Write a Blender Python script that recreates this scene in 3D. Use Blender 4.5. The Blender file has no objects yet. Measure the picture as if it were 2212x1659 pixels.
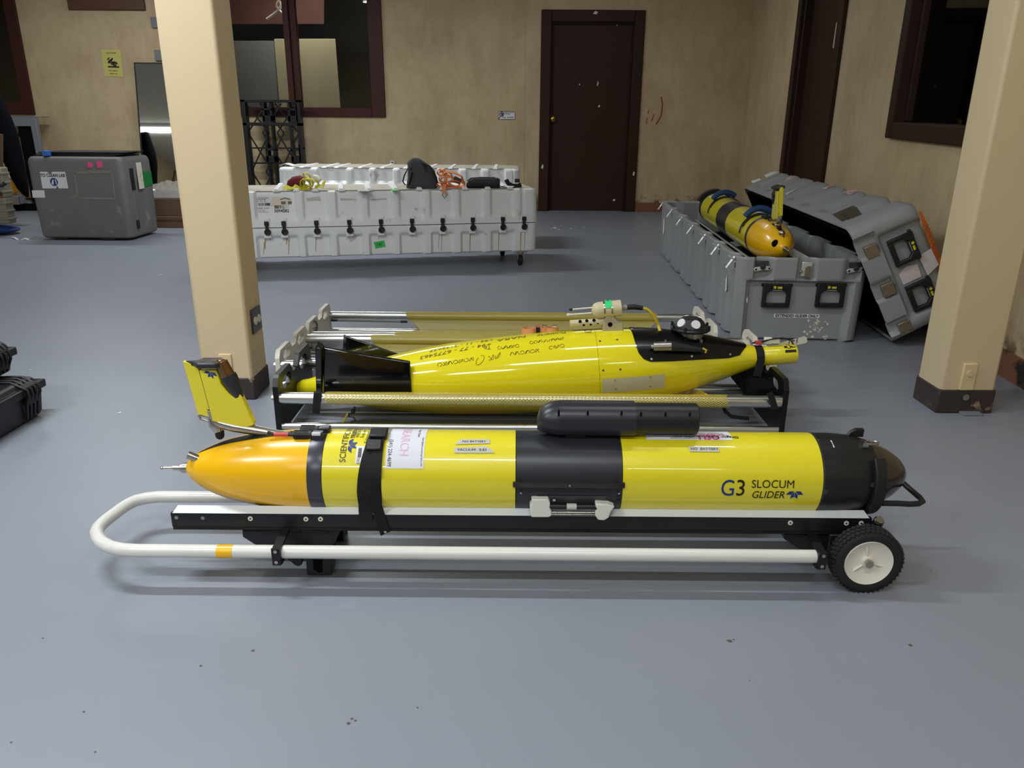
import bpy, math, random
import numpy as np
from mathutils import Vector, Matrix, Euler
random.seed(7)
sc = bpy.context.scene
COL = sc.collection
PI = math.pi
def R(d): return d * PI / 180.0

# ------------------------------------------------------------------ camera
# phone camera, 1.10 m above the floor, 27 mm lens, looking 18.9 degrees down with a slight roll
F, CX, CY, CAMH = 1661.0, 1106.0, 829.5, 1.10
PITCH, ROLL = R(18.8933), R(0.4324)
FW = Vector((0, math.cos(PITCH), -math.sin(PITCH)))
_r0 = Vector((1, 0, 0)); _u0 = _r0.cross(FW)
RT = _r0 * math.cos(ROLL) + _u0 * math.sin(ROLL)
DN = -_u0 * math.cos(ROLL) + _r0 * math.sin(ROLL)
CAM = Vector((0, 0, CAMH))
cd = bpy.data.cameras.new('camera'); cam = bpy.data.objects.new('camera', cd); COL.objects.link(cam)
cd.sensor_width = 36.0; cd.lens = 36.0 * F / 2212.0; cd.clip_start = 0.05; cd.clip_end = 60
m3 = Matrix((RT, -DN, -FW)).transposed()
cam.matrix_world = Matrix.Translation(CAM) @ m3.to_4x4()
sc.camera = cam

# ------------------------------------------------------------------ world, exposure
w = bpy.data.worlds.new('world'); sc.world = w; w.use_nodes = True
w.node_tree.nodes['Background'].inputs[0].default_value = (0.75, 0.82, 1.0, 1)
w.node_tree.nodes['Background'].inputs[1].default_value = 0.03
sc.view_settings.view_transform = 'Standard'; sc.view_settings.look = 'None'
sc.view_settings.gamma = 1.0; sc.view_settings.use_curve_mapping = False
sc.view_settings.exposure = 0.0

# ------------------------------------------------------------------ ceiling lamps: (x, y, watts, length along x)
CEIL = 3.0
LAMPS = [(-1.8, 2.25, 58, 1.2), (0.7, 2.25, 9, 1.2),
         (-2.5, -0.1, 62, 1.2), (0.0, -0.1, 26, 1.2),
         (-1.4, -2.3, 50, 1.2), (1.6, -2.3, 8, 1.2),
         (-1.8, 6.9, 52, 1.2), (-4.4, 8.1, 36, 1.2), (-7.35, 3.1, 44, 1.2), (1.0, 8.2, 6, 1.2)]
for i, (lx, ly, lw, ll) in enumerate(LAMPS):
    ld = bpy.data.lights.new('lamp_light', 'AREA'); ld.shape = 'RECTANGLE'; ld.size = ll; ld.size_y = 0.07
    ld.energy = lw; ld.color = (0.93, 0.97, 1.0)
    lo = bpy.data.objects.new('lamp_light', ld); COL.objects.link(lo); lo.location = (lx, ly, CEIL - 0.135)

# ------------------------------------------------------------------ helpers
def at(px, py, X=None, Y=None, z=None):
    """the point of the room seen at a spot of the photograph, on a known plane"""
    d = FW * F + RT * (px - CX) + DN * (py - CY)
    if z is not None: t = (z - CAM.z) / d.z
    elif Y is not None: t = (Y - CAM.y) / d.y
    else: t = (X - CAM.x) / d.x
    return CAM + d * t

def lin(c):
    c = c / 255.0
    return c / 12.92 if c <= 0.04045 else ((c + 0.055) / 1.055) ** 2.4
def rgb(*c): return (lin(c[0]), lin(c[1]), lin(c[2]), 1.0)

def mat(name, c, rough=0.5, metal=0.0, spec=0.5, coat=0.0, var=0.08, vs=6.0, bump=0.0, bs=200.0, c2=None, c2s=3.0, c2t=0.62, emit=None, stretch=(1, 1, 1)):
    m = bpy.data.materials.new(name); m.use_nodes = True
    nt = m.node_tree; N = nt.nodes; L = nt.links; b = N['Principled BSDF']
    b.inputs['Roughness'].default_value = rough; b.inputs['Metallic'].default_value = metal
    b.inputs['Specular IOR Level'].default_value = spec; b.inputs['Coat Weight'].default_value = coat
    b.inputs['Coat Roughness'].default_value = 0.035
    tc = N.new('ShaderNodeTexCoord'); mp = N.new('ShaderNodeMapping'); mp.inputs['Scale'].default_value = stretch
    L.new(tc.outputs['Object'], mp.inputs[0])
    nz = N.new('ShaderNodeTexNoise'); nz.inputs['Scale'].default_value = vs; nz.inputs['Detail'].default_value = 5
    L.new(mp.outputs[0], nz.inputs['Vector'])
    mix = N.new('ShaderNodeMix'); mix.data_type = 'RGBA'
    col = rgb(*c)
    mix.inputs['A'].default_value = tuple(x * (1 - var) for x in col[:3]) + (1,)
    mix.inputs['B'].default_value = tuple(min(1, x * (1 + var)) for x in col[:3]) + (1,)
    L.new(nz.outputs[0], mix.inputs['Factor']); out = mix.outputs['Result']
    if c2:
        n2 = N.new('ShaderNodeTexNoise'); n2.inputs['Scale'].default_value = c2s; n2.inputs['Detail'].default_value = 8; n2.inputs['Roughness'].default_value = 0.65
        L.new(mp.outputs[0], n2.inputs['Vector'])
        rp = N.new('ShaderNodeMapRange'); rp.inputs[1].default_value = c2t; rp.inputs[2].default_value = c2t + 0.08
        L.new(n2.outputs[0], rp.inputs[0])
        mx = N.new('ShaderNodeMix'); mx.data_type = 'RGBA'; L.new(rp.outputs[0], mx.inputs['Factor']); L.new(out, mx.inputs['A']); mx.inputs['B'].default_value = rgb(*c2)
        out = mx.outputs['Result']
    L.new(out, b.inputs['Base Color'])
    if bump:
        n3 = N.new('ShaderNodeTexNoise'); n3.inputs['Scale'].default_value = bs; n3.inputs['Detail'].default_value = 3
        L.new(mp.outputs[0], n3.inputs['Vector'])
        bp = N.new('ShaderNodeBump'); bp.inputs['Strength'].default_value = bump; bp.inputs['Distance'].default_value = 0.002
        L.new(n3.outputs[0], bp.inputs['Height']); L.new(bp.outputs[0], b.inputs['Normal'])
    if emit:
        b.inputs['Emission Color'].default_value = rgb(*emit[:3]); b.inputs['Emission Strength'].default_value = emit[3]
    return m

def net_mat(name, c, cell, hole=0.45, rough=0.6):
    m = bpy.data.materials.new(name); m.use_nodes = True
    nt = m.node_tree; N = nt.nodes; L = nt.links; b = N['Principled BSDF']
    b.inputs['Base Color'].default_value = rgb(*c); b.inputs['Roughness'].default_value = rough
    uv = N.new('ShaderNodeTexCoord'); sp = N.new('ShaderNodeSeparateXYZ'); L.new(uv.outputs['UV'], sp.inputs[0])
    def mth(op, a, b2=None):
        n = N.new('ShaderNodeMath'); n.operation = op
        for i, v in enumerate((a, b2)):
            if v is None: continue
            if isinstance(v, (int, float)): n.inputs[i].default_value = v
            else: L.new(v, n.inputs[i])
        return n.outputs[0]
    u = mth('MULTIPLY', sp.outputs[0], PI / cell); v = mth('MULTIPLY', sp.outputs[1], PI / (cell * 0.62))
    s1 = mth('ABSOLUTE', mth('SINE', mth('ADD', u, v))); s2 = mth('ABSOLUTE', mth('SINE', mth('SUBTRACT', u, v)))
    f = mth('GREATER_THAN', mth('MINIMUM', s1, s2), hole)
    al = mth('SUBTRACT', 1.0, f); L.new(al, b.inputs['Alpha'])
    return m

class MB:
    def __init__(s): s.v = []; s.f = []; s.m = []; s.uv = {}
    def add(s, vs, fs, mi=0):
        o = len(s.v); s.v += [Vector(v) for v in vs]
        for f in fs: s.f.append([o + i for i in f]); s.m.append(mi)
        return s
    def box(s, x0, x1, y0, y1, z0, z1, mi=0, T=None):
        vs = [Vector((x, y, z)) for z in (z0, z1) for y in (y0, y1) for x in (x0, x1)]
        if T is not None: vs = [T @ v for v in vs]
        return s.add(vs, [(0, 2, 3, 1), (4, 5, 7, 6), (0, 1, 5, 4), (2, 6, 7, 3), (0, 4, 6, 2), (1, 3, 7, 5)], mi)
    def hexa(s, b, t, mi=0):   # b, t: four corners each, same order
        return s.add(list(b) + list(t), [(3, 2, 1, 0), (4, 5, 6, 7), (0, 1, 5, 4), (1, 2, 6, 5), (2, 3, 7, 6), (3, 0, 4, 7)], mi)
    def loft(s, rings, c0=True, c1=True, closed=True, mi=0):
        n = len(rings[0]); o = len(s.v)
        for r in rings: s.v += [Vector(p) for p in r]
        for i in range(len(rings) - 1):
            for j in range(n if closed else n - 1):
                k = (j + 1) % n
                s.f.append([o + i * n + j, o + i * n + k, o + (i + 1) * n + k, o + (i + 1) * n + j]); s.m.append(mi)
        if c0: s.f.append([o + j for j in reversed(range(n))]); s.m.append(mi)
        if c1: s.f.append([o + (len(rings) - 1) * n + j for j in range(n)]); s.m.append(mi)
        return s
    def cyl(s, p0, p1, r0, r1=None, n=20, mi=0, c0=True, c1=True):
        p0, p1 = Vector(p0), Vector(p1); r1 = r0 if r1 is None else r1
        d = (p1 - p0).normalized(); a = d.orthogonal().normalized(); b = d.cross(a)
        ring = lambda p, r: [p + (a * math.cos(2 * PI * i / n) + b * math.sin(2 * PI * i / n)) * r for i in range(n)]
        return s.loft([ring(p0, r0), ring(p1, r1)], c0, c1, mi=mi)
    def tube(s, pts, r, n=12, closed=False, mi=0, flat=None):
        pts = [Vector(p) for p in pts]; rings = []; prev = None; N = len(pts)
        for i, p in enumerate(pts):
            if closed: d = pts[(i + 1) % N] - pts[i - 1]
            else: d = pts[min(i + 1, N - 1)] - pts[max(i - 1, 0)]
            d.normalize()
            a = d.orthogonal().normalized() if prev is None else (prev - d * prev.dot(d)).normalized()
            prev = a; b = d.cross(a); rr = r[i] if isinstance(r, (list, tuple)) else r
            fb = flat if flat else 1.0
            rings.append([p + a * math.cos(2 * PI * j / n) * rr + b * math.sin(2 * PI * j / n) * rr * fb for j in range(n)])
        if closed: rings.append(rings[0]); return s.loft(rings, False, False, mi=mi)
        return s.loft(rings, True, True, mi=mi)
    def ribbon(s, pts, width, up, th=0.003, mi=0):
        """flat strap along pts; up: the width direction (vector or list)"""
        pts = [Vector(p) for p in pts]; N = len(pts); rings = []
        for i, p in enumerate(pts):
            d = (pts[min(i + 1, N - 1)] - pts[max(i - 1, 0)]).normalized()
            u = Vector(up[i] if isinstance(up, list) else up); u = (u - d * u.dot(d)).normalized(); nrm = d.cross(u)
            rings.append([p + u * width / 2 + nrm * th / 2, p - u * width / 2 + nrm * th / 2, p - u * width / 2 - nrm * th / 2, p + u * width / 2 - nrm * th / 2])
        return s.loft(rings, mi=mi)
    def lathe(s, prof, T=None, n=64, t0=0.0, t1=2 * PI, mi=0, caps=True):
        """prof: [(x, r)] turned about the local x axis"""
        full = abs(t1 - t0 - 2 * PI) < 1e-6; k = n if full else n + 1; rings = []
        for x, r in prof:
            ring = [Vector((x, -r * math.cos(t0 + (t1 - t0) * i / n), r * math.sin(t0 + (t1 - t0) * i / n))) for i in range(k)]
            if T is not None: ring = [T @ p for p in ring]
            rings.append(ring)
        return s.loft(rings, caps and full, caps and full, closed=full, mi=mi)
    def prism(s, poly, fn, a, b, mi=0):
        """poly: 2-D outline; fn(u, v, w) -> point; from w=a to w=b"""
        return s.loft([[fn(u, v, a) for u, v in poly], [fn(u, v, b) for u, v in poly]], mi=mi)
    def grid(s, fn, nu, nv, mi=0, uvf=None):
        o = len(s.v)
        for i in range(nu + 1):
            for j in range(nv + 1):
                s.v.append(Vector(fn(i / nu, j / nv)))
                if uvf: s.uv[len(s.v) - 1] = uvf(i / nu, j / nv)
        for i in range(nu):
            for j in range(nv):
                a = o + i * (nv + 1) + j
                s.f.append([a, a + 1, a + nv + 2, a + nv + 1]); s.m.append(mi)
        return s
    def sph(s, c, r, n=16, sc=(1, 1, 1), mi=0):
        c = Vector(c); rings = []
        for i in range(1, n // 2):
            t = PI * i / (n // 2)
            rings.append([c + Vector((math.sin(t) * math.cos(2 * PI * j / n) * r * sc[0], math.sin(t) * math.sin(2 * PI * j / n) * r * sc[1], -math.cos(t) * r * sc[2])) for j in range(n)])
        s.loft(rings, False, False, mi=mi); o = len(s.v); s.v += [c + Vector((0, 0, -r * sc[2])), c + Vector((0, 0, r * sc[2]))]
        b = o - len(rings) * n
        for j in range(n):
            s.f.append([o, b + (j + 1) % n, b + j]); s.m.append(mi)
            q = o - n; s.f.append([o + 1, q + j, q + (j + 1) % n]); s.m.append(mi)
        return s
    def xf(s, T): s.v = [T @ v for v in s.v]; return s

WM = {}
def link(o): COL.objects.link(o); return o
def thing(name, label, cat, T=None, group=None):
    o = link(bpy.data.objects.new(name, None)); o.empty_display_size = 0.05
    T = Matrix() if T is None else (Matrix.Translation(T) if isinstance(T, (Vector, tuple)) else T)
    o.matrix_world = T; WM[o.name] = T
    o['label'] = label; o['category'] = cat
    if group: o['group'] = group
    return o
def tag(o, label, cat, group=None, kind=None):
    o['label'] = label; o['category'] = cat
    if group: o['group'] = group
    if kind: o['kind'] = kind
    return o
def obj(name, mb, m, parent=None, local=False, bevel=0.0, seg=2, smooth=32, label=None, kind=None, recalc=True):
    me = bpy.data.meshes.new(name)
    P = WM.get(parent.name, Matrix()) if parent is not None else Matrix()
    vs = mb.v if local or parent is None else [P.inverted() @ v for v in mb.v]
    me.from_pydata([tuple(v) for v in vs], [], mb.f)
    for mm in (m if isinstance(m, (list, tuple)) else [m]): me.materials.append(mm)
    me.polygons.foreach_set('material_index', mb.m)
    if mb.uv:
        ul = me.uv_layers.new(name='UVMap')
        for lp in me.loops: ul.data[lp.index].uv = mb.uv.get(lp.vertex_index, (0, 0))
    if recalc:
        import bmesh
        b = bmesh.new(); b.from_mesh(me); bmesh.ops.recalc_face_normals(b, faces=b.faces[:]); b.to_mesh(me); b.free()
    me.polygons.foreach_set('use_smooth', [smooth > 0] * len(me.polygons))
    if smooth > 0: me.set_sharp_from_angle(angle=R(smooth))
    me.update()
    o = link(bpy.data.objects.new(name, me))
    if bevel:
        md = o.modifiers.new('bevel', 'BEVEL'); md.width = bevel; md.segments = seg; md.limit_method = 'ANGLE'; md.angle_limit = R(40)
    if parent is not None: o.parent = parent; WM[o.name] = P
    if label: o['label'] = label
    if kind: o['kind'] = kind
    return o
def struct(name, mb, m, label=None, parent=None, **k):
    o = obj(name, mb, m, parent, **k)
    if parent is None: o['kind'] = 'structure'
    if label: o['label'] = label
    return o

def text(name, s, size, fn, m, parent, local=True, align='CENTER', shear=0.0, sx=1.0, off=0.0, bold=0.0):
    """flat printed lettering laid on a surface: fn(u, v) -> point"""
    c = bpy.data.curves.new('t', 'FONT'); c.body = s; c.size = size; c.align_x = align; c.align_y = 'CENTER'; c.shear = shear
    c.resolution_u = 3; c.offset = bold
    o = bpy.data.objects.new('t', c); COL.objects.link(o); dg = bpy.context.evaluated_depsgraph_get()
    me = bpy.data.meshes.new_from_object(o.evaluated_get(dg)); bpy.data.objects.remove(o); bpy.data.curves.remove(c)
    mb = MB(); mb.add([fn(v.co.x * sx, v.co.y) for v in me.vertices], [list(p.vertices) for p in me.polygons])
    bpy.data.meshes.remove(me)
    return obj(name, mb, m, parent, local=local, smooth=0, recalc=False)

def sm(a, b, x):
    t = min(1, max(0, (x - a) / (b - a))); return t * t * (3 - 2 * t)
def loft_case(sx, sy, levels, disp, r=0.04, step=0.02, inner=None):
    """moulded case shell. levels: [(z, inset)]; disp(side, s, z) pushes a wall in. sides 0:-y 1:+x 2:+y 3:-x"""
    def ring(z, ins, dz=True):
        hx, hy = sx / 2 - ins, sy / 2 - ins; rr = max(0.006, r - ins * 0.3); out = []
        for side in range(4):
            h, o = ((hx, hy), (hy, hx), (hx, hy), (hy, hx))[side]
            H = ((sx, sy, sx, sy)[side]) / 2 - r; n = max(2, int(2 * H / step))
            for i in range(n + 1):
                s = -H + 2 * H * i / n; d = o - (disp(side, s, z) if dz else 0); q = s * (h - rr) / H
                out.append(((q, -d), (d, q), (-q, d), (-d, -q))[side])
            cx, cy = ((hx - rr, -hy + rr), (hx - rr, hy - rr), (-hx + rr, hy - rr), (-hx + rr, -hy + rr))[side]
            for k in range(1, 4):
                a = -PI / 2 + side * PI / 2 + k * PI / 8; out.append((cx + rr * math.cos(a), cy + rr * math.sin(a)))
        return [Vector((x, y, z)) for x, y in out]
    mb = MB(); rings = [ring(*l) for l in levels]
    if inner:   # open-topped: [(z, inset)] going back down inside
        rings += [ring(z, i, False) for z, i in inner]
    return mb.loft(rings, True, True)

# surface of revolution used to lay print and patches on a hull
class Hull:
    def __init__(s, T, prof):
        s.T = T; s.I = T.inverted(); s.x = np.array([p[0] for p in prof]); s.r = np.array([p[1] for p in prof])
    def rad(s, x): return float(np.interp(x, s.x, s.r))
    def pt(s, x, th, off=0.0):      # local point; th: angle up from the near side
        r = s.rad(x) + off; return Vector((x, -r * math.cos(th), r * math.sin(th)))
    def hit(s, px, py):
        d = (FW * F + RT * (px - CX) + DN * (py - CY)); d = s.I.to_3x3() @ d; o = s.I @ CAM; d.normalize()
        t0 = o.length - 1.3; prev = None; t = max(0.2, t0)
        while t < t0 + 3:
            p = o + d * t; g = math.hypot(p.y, p.z) - s.rad(p.x)
            if g < 0 and prev is not None:
                a, b = t - 0.01, t
                for _ in range(14):
                    c = (a + b) / 2; q = o + d * c
                    if math.hypot(q.y, q.z) - s.rad(q.x) < 0: b = c
                    else: a = c
                q = o + d * b; return q.x, math.atan2(q.z, -q.y)
            prev = g; t += 0.01
        return None
    def label(s, x0, th0, rot=0.0, off=0.0013):
        r0 = s.rad(x0); c, n = math.cos(rot), math.sin(rot)
        return lambda u, v: s.pt(x0 + u * c - v * n, th0 + (u * n + v * c) / r0, off)
    def patch(s, mb, x0, x1, t0, t1, off=0.0008, nu=8, nv=12, mi=0):
        f = lambda u, v, o: s.pt(x0 + (x1 - x0) * u, t0 + (t1 - t0) * v, o)
        return mb.grid(lambda u, v: f(u, v, off), nu, nv, mi)

def smooth_prof(pts, n=60):
    xs = np.array([p[0] for p in pts]); rs = np.array([p[1] for p in pts]); k = len(xs)
    d = np.gradient(rs, xs); out = []
    for i in range(k - 1):
        h = xs[i + 1] - xs[i]; m = max(2, int(n * h / (xs[-1] - xs[0])))
        for j in range(m):
            t = j / m; h00 = 2 * t**3 - 3 * t**2 + 1; h10 = t**3 - 2 * t**2 + t; h01 = -2 * t**3 + 3 * t**2; h11 = t**3 - t**2
            out.append((float(xs[i] + t * h), float(h00 * rs[i] + h10 * h * d[i] + h01 * rs[i + 1] + h11 * h * d[i + 1])))
    out.append((float(xs[-1]), float(rs[-1]))); return out

# ------------------------------------------------------------------ materials
M = {}
M['steel'] = mat('stainless_steel', (190, 185, 175), 0.25, 1.0, var=0.15, vs=20)
M['satin'] = mat('satin_black_plate', (12, 12, 14), 0.38, spec=.35, var=0.1)
M['zinc'] = mat('bright_zinc', (222, 222, 218), 0.3, 0.55, var=0.1)
M['alu'] = mat('aluminium_tube', (205, 205, 200), 0.3, 1.0, var=0.12, vs=12, stretch=(1, 8, 8))
M['black'] = mat('black_plastic', (22, 23, 25), 0.42, var=0.15, bump=0.05)
M['blackm'] = mat('matt_black', (18, 18, 20), 0.6, var=0.15)
M['gloss'] = mat('glossy_black', (6, 7, 12), 0.1, coat=0.6, var=0.1, c2=(46, 48, 56), c2s=38, c2t=0.63)
M['char'] = mat('charcoal_moulding', (38, 40, 46), 0.36, var=0.12, vs=9)
M['web'] = mat('black_webbing', (8, 8, 10), 0.8, var=0.3, vs=90, bump=0.3, bs=600)
M['yel'] = mat('yellow_hull_paint', (232, 218, 30), 0.35, coat=0.9, var=0.025, vs=14, bump=0.05, bs=260)
M['yel2'] = mat('gloss_yellow_paint', (234, 220, 26), 0.1, coat=1.0, var=0.02, vs=8)
M['org'] = mat('orange_yellow_fairing', (246, 188, 14), 0.25, coat=0.25, var=0.02, vs=8)
M['ring'] = mat('dark_grey_ring', (66, 66, 74), 0.3, 0.3, var=0.1)
M['white'] = mat('white_paper', (226, 226, 228), 0.55, var=0.03)
M['wtube'] = mat('white_painted_tube', (218, 218, 210), 0.3, coat=0.15, var=0.04, vs=10, c2=(120, 110, 95), c2s=35, c2t=0.72)
M['pad'] = mat('pale_grey_strip', (214, 218, 220), 0.5, var=0.03)
M['rail'] = mat('anodised_black_rail', (38, 38, 42), 0.34, 0.5, var=0.25, vs=22, stretch=(0.5, 3, 3))
M['rub'] = mat('tyre_rubber', (26, 25, 26), 0.75, var=0.2)
M['hub'] = mat('cream_wheel_plastic', (232, 226, 212), 0.4, var=0.05)
M['blue'] = mat('blue_print', (14, 52, 130), 0.4, var=0.02)
M['ink'] = mat('black_print', (22, 20, 18), 0.5, var=0.02)
M['pink'] = mat('magenta_print', (196, 60, 110), 0.5, var=0.02)
M['pinkl'] = mat('pale_pink_print', (226, 178, 200), 0.5, var=0.02)
M['tape'] = mat('grey_tape', (196, 194, 188), 0.45, var=0.04)
M['amber'] = mat('amber_plastic', (96, 58, 14), 0.1, coat=0.6, var=0.25, vs=60)
M['wht'] = mat('white_plastic', (225, 223, 212), 0.38, var=0.05)
M['beige'] = mat('beige_plastic', (206, 194, 156), 0.45, var=0.05)
M['ivory'] = mat('dirty_ivory_plastic', (222, 216, 200), 0.45, var=0.1, c2=(140, 130, 112), c2s=9, c2t=0.6)
M['brass'] = mat('brass', (200, 160, 70), 0.2, 1.0)
M['red'] = mat('red_tape', (206, 70, 66), 0.5)
M['green'] = mat('green_tape', (60, 200, 88), 0.5)
M['gbright'] = mat('bright_green_tape', (40, 220, 130), 0.5)
M['cable'] = mat('yellow_cable', (205, 178, 40), 0.45)
M['wcase'] = mat('white_moulded_plastic', (234, 235, 234), 0.5, var=0.05, vs=5, bump=0.12, bs=160, c2=(176, 168, 150), c2s=6, c2t=0.63)
M['wtop'] = mat('dusty_white_lid_top', (186, 180, 164), 0.6, var=0.1, vs=6, bump=0.1, c2=(150, 140, 120), c2s=5, c2t=0.56)
M['rust'] = mat('rust_stain', (176, 138, 74), 0.7, var=0.25, vs=40)
M['gcase'] = mat('grey_moulded_plastic', (146, 149, 150), 0.45, var=0.07, vs=5, bump=0.15, bs=120, c2=(156, 152, 144), c2s=4, c2t=0.62)
M['gold'] = mat('grey_rotomoulded_plastic', (110, 110, 108), 0.6, var=0.1, vs=5, bump=0.1, c2=(140, 138, 132), c2s=5, c2t=0.6)
M['foam'] = mat('black_foam', (8, 8, 10), 0.95, spec=.15, var=0.2)
M['yprint'] = mat('yellow_print', (214, 200, 40), 0.5)
M['cream'] = mat('cream_wall_paint', (212, 192, 154), 0.6, var=0.05, vs=3, bump=0.25, bs=28, c2=(226, 210, 176), c2s=4, c2t=0.66, stretch=(1, 1, 0.35))
M['cream2'] = mat('cream_cover_plate', (218, 196, 150), 0.5)
M['brown'] = mat('dark_brown_paint', (54, 35, 25), 0.55, spec=.2, var=0.12, vs=3)
M['frame'] = mat('red_brown_frame_paint', (68, 34, 30), 0.5, spec=.25, var=0.1)
M['skirt'] = mat('brown_rubber_skirting', (128, 84, 58), 0.55, var=0.1, c2=(30, 26, 20), c2s=5, c2t=0.53)
M['skirtd'] = mat('dark_skirting_band', (58, 46, 44), 0.55, var=0.15, c2=(176, 152, 120), c2s=16, c2t=0.62)
M['card'] = mat('cardboard', (104, 78, 56), 0.8, var=0.1)
M['orange'] = mat('orange_webbing', (232, 142, 84), 0.7, bump=0.3, bs=300)
M['ystrap'] = mat('yellow_webbing', (206, 196, 44), 0.65, var=0.15, vs=30)
M['maroon'] = mat('maroon_fabric', (110, 24, 36), 0.8)
M['greyfab'] = mat('charcoal_fabric', (68, 69, 73), 0.9, var=0.12, bump=0.4, bs=300)
M['bluef'] = mat('blue_foam_handle', (22, 62, 110), 0.6)
M['tan'] = mat('salmon_webbing', (206, 138, 92), 0.7)
M['mirror'] = mat('mirror_silver', (235, 238, 235), 0.02, 1.0, var=0.0)
M['pinkn'] = mat('pink_note', (236, 90, 140), 0.6)
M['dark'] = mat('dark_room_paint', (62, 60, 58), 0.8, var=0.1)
M['gsteel'] = mat('grey_painted_steel', (124, 128, 134), 0.45)
M['bluetape'] = mat('blue_tape', (50, 110, 200), 0.5)
M['ngrip'] = net_mat('net_yellow', (226, 204, 70), 0.013, 0.36)
M['nfine'] = net_mat('net_sling_yellow', (214, 186, 36), 0.006, 0.66)
M['nold'] = net_mat('net_sling_olive', (184, 168, 72), 0.005, 0.66)

def floor_mat():
    m = mat('grey_blue_epoxy_floor', (136, 141, 151), 0.36, var=0.05, vs=1.6, bump=0.06, bs=60)
    nt = m.node_tree; N = nt.nodes; L = nt.links; b = N['Principled BSDF']; src = b.inputs['Base Color'].links[0].from_socket
    tc = N.new('ShaderNodeTexCoord')
    def spots(scale, thr, col, src, detail=2, rad=0.05):
        v = N.new('ShaderNodeTexVoronoi'); v.inputs['Scale'].default_value = scale; L.new(tc.outputs['Object'], v.inputs['Vector'])
        lt = N.new('ShaderNodeMath'); lt.operation = 'LESS_THAN'; lt.inputs[1].default_value = rad; L.new(v.outputs['Distance'], lt.inputs[0])
        sp = N.new('ShaderNodeSeparateColor'); L.new(v.outputs['Color'], sp.inputs[0])
        gt = N.new('ShaderNodeMath'); gt.operation = 'GREATER_THAN'; gt.inputs[1].default_value = thr; L.new(sp.outputs[0], gt.inputs[0])
        ml = N.new('ShaderNodeMath'); ml.operation = 'MULTIPLY'; L.new(lt.outputs[0], ml.inputs[0]); L.new(gt.outputs[0], ml.inputs[1])
        mx = N.new('ShaderNodeMix'); mx.data_type = 'RGBA'; L.new(ml.outputs[0], mx.inputs['Factor']); L.new(src, mx.inputs['A']); mx.inputs['B'].default_value = rgb(*col)
        return mx.outputs['Result']
    src = spots(5.0, 0.72, (120, 108, 96), src, rad=0.02); src = spots(7.0, 0.9, (205, 205, 205), src, rad=0.025)
    n2 = N.new('ShaderNodeTexNoise'); n2.inputs['Scale'].default_value = 0.9; n2.inputs['Detail'].default_value = 7; L.new(tc.outputs['Object'], n2.inputs['Vector'])
    rp = N.new('ShaderNodeMapRange'); rp.inputs[1].default_value = 0.5; rp.inputs[2].default_value = 0.75; rp.inputs[4].default_value = 0.3; L.new(n2.outputs[0], rp.inputs[0])
    mx = N.new('ShaderNodeMix'); mx.data_type = 'RGBA'; L.new(rp.outputs[0], mx.inputs['Factor']); L.new(src, mx.inputs['A']); mx.inputs['B'].default_value = rgb(120, 124, 130)
    L.new(mx.outputs['Result'], b.inputs['Base Color'])
    rr = N.new('ShaderNodeMapRange'); rr.inputs[3].default_value = 0.3; rr.inputs[4].default_value = 0.48; L.new(n2.outputs[0], rr.inputs[0]); L.new(rr.outputs[0], b.inputs['Roughness'])
    return m
def wall_mat():
    m = mat('stained_beige_wall', (203, 182, 144), 0.7, var=0.05, vs=1.4, bump=0.3, bs=120)
    nt = m.node_tree; N = nt.nodes; L = nt.links; b = N['Principled BSDF']; src = b.inputs['Base Color'].links[0].from_socket
    tc = N.new('ShaderNodeTexCoord')
    def layer(scale, st, lo, hi, amt, col, src, zmask=None):
        mp = N.new('ShaderNodeMapping'); mp.inputs['Scale'].default_value = st; L.new(tc.outputs['Object'], mp.inputs[0])
        n = N.new('ShaderNodeTexNoise'); n.inputs['Scale'].default_value = scale; n.inputs['Detail'].default_value = 7; n.inputs['Roughness'].default_value = 0.6; L.new(mp.outputs[0], n.inputs['Vector'])
        rp = N.new('ShaderNodeMapRange'); rp.inputs[1].default_value = lo; rp.inputs[2].default_value = hi; rp.inputs[4].default_value = amt; L.new(n.outputs[0], rp.inputs[0]); f = rp.outputs[0]
        if zmask:
            sp = N.new('ShaderNodeSeparateXYZ'); L.new(tc.outputs['Object'], sp.inputs[0])
            r2 = N.new('ShaderNodeMapRange'); r2.inputs[1].default_value = zmask[0]; r2.inputs[2].default_value = zmask[1]; r2.inputs[3].default_value = 1; r2.inputs[4].default_value = 0; L.new(sp.outputs[2], r2.inputs[0])
            ml = N.new('ShaderNodeMath'); ml.operation = 'MULTIPLY'; L.new(f, ml.inputs[0]); L.new(r2.outputs[0], ml.inputs[1]); f = ml.outputs[0]
        mx = N.new('ShaderNodeMix'); mx.data_type = 'RGBA'; L.new(f, mx.inputs['Factor']); L.new(src, mx.inputs['A']); mx.inputs['B'].default_value = rgb(*col)
        return mx.outputs['Result']
    src = layer(1.6, (1.6, 1.6, 1.0), 0.42, 0.68, 0.65, (172, 148, 112), src)
    src = layer(9.0, (1.5, 1.5, 0.9), 0.45, 0.7, 0.3, (160, 136, 100), src)
    src = layer(1.0, (3, 3, 0.6), 0.5, 0.7, 0.35, (214, 194, 164), src)
    src = layer(2.2, (3, 3, 0.4), 0.44, 0.72, 0.65, (140, 114, 80), src, (0.0, 1.0))
    src = layer(9.0, (1, 1, 1), 0.48, 0.58, 1.0, (70, 46, 30), src, (0.1, 0.24))
    L.new(src, b.inputs['Base Color']); return m
M['floor'] = floor_mat(); M['wall'] = wall_mat()
M['ceil'] = mat('white_ceiling_paint', (196, 194, 186), 0.8)
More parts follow.
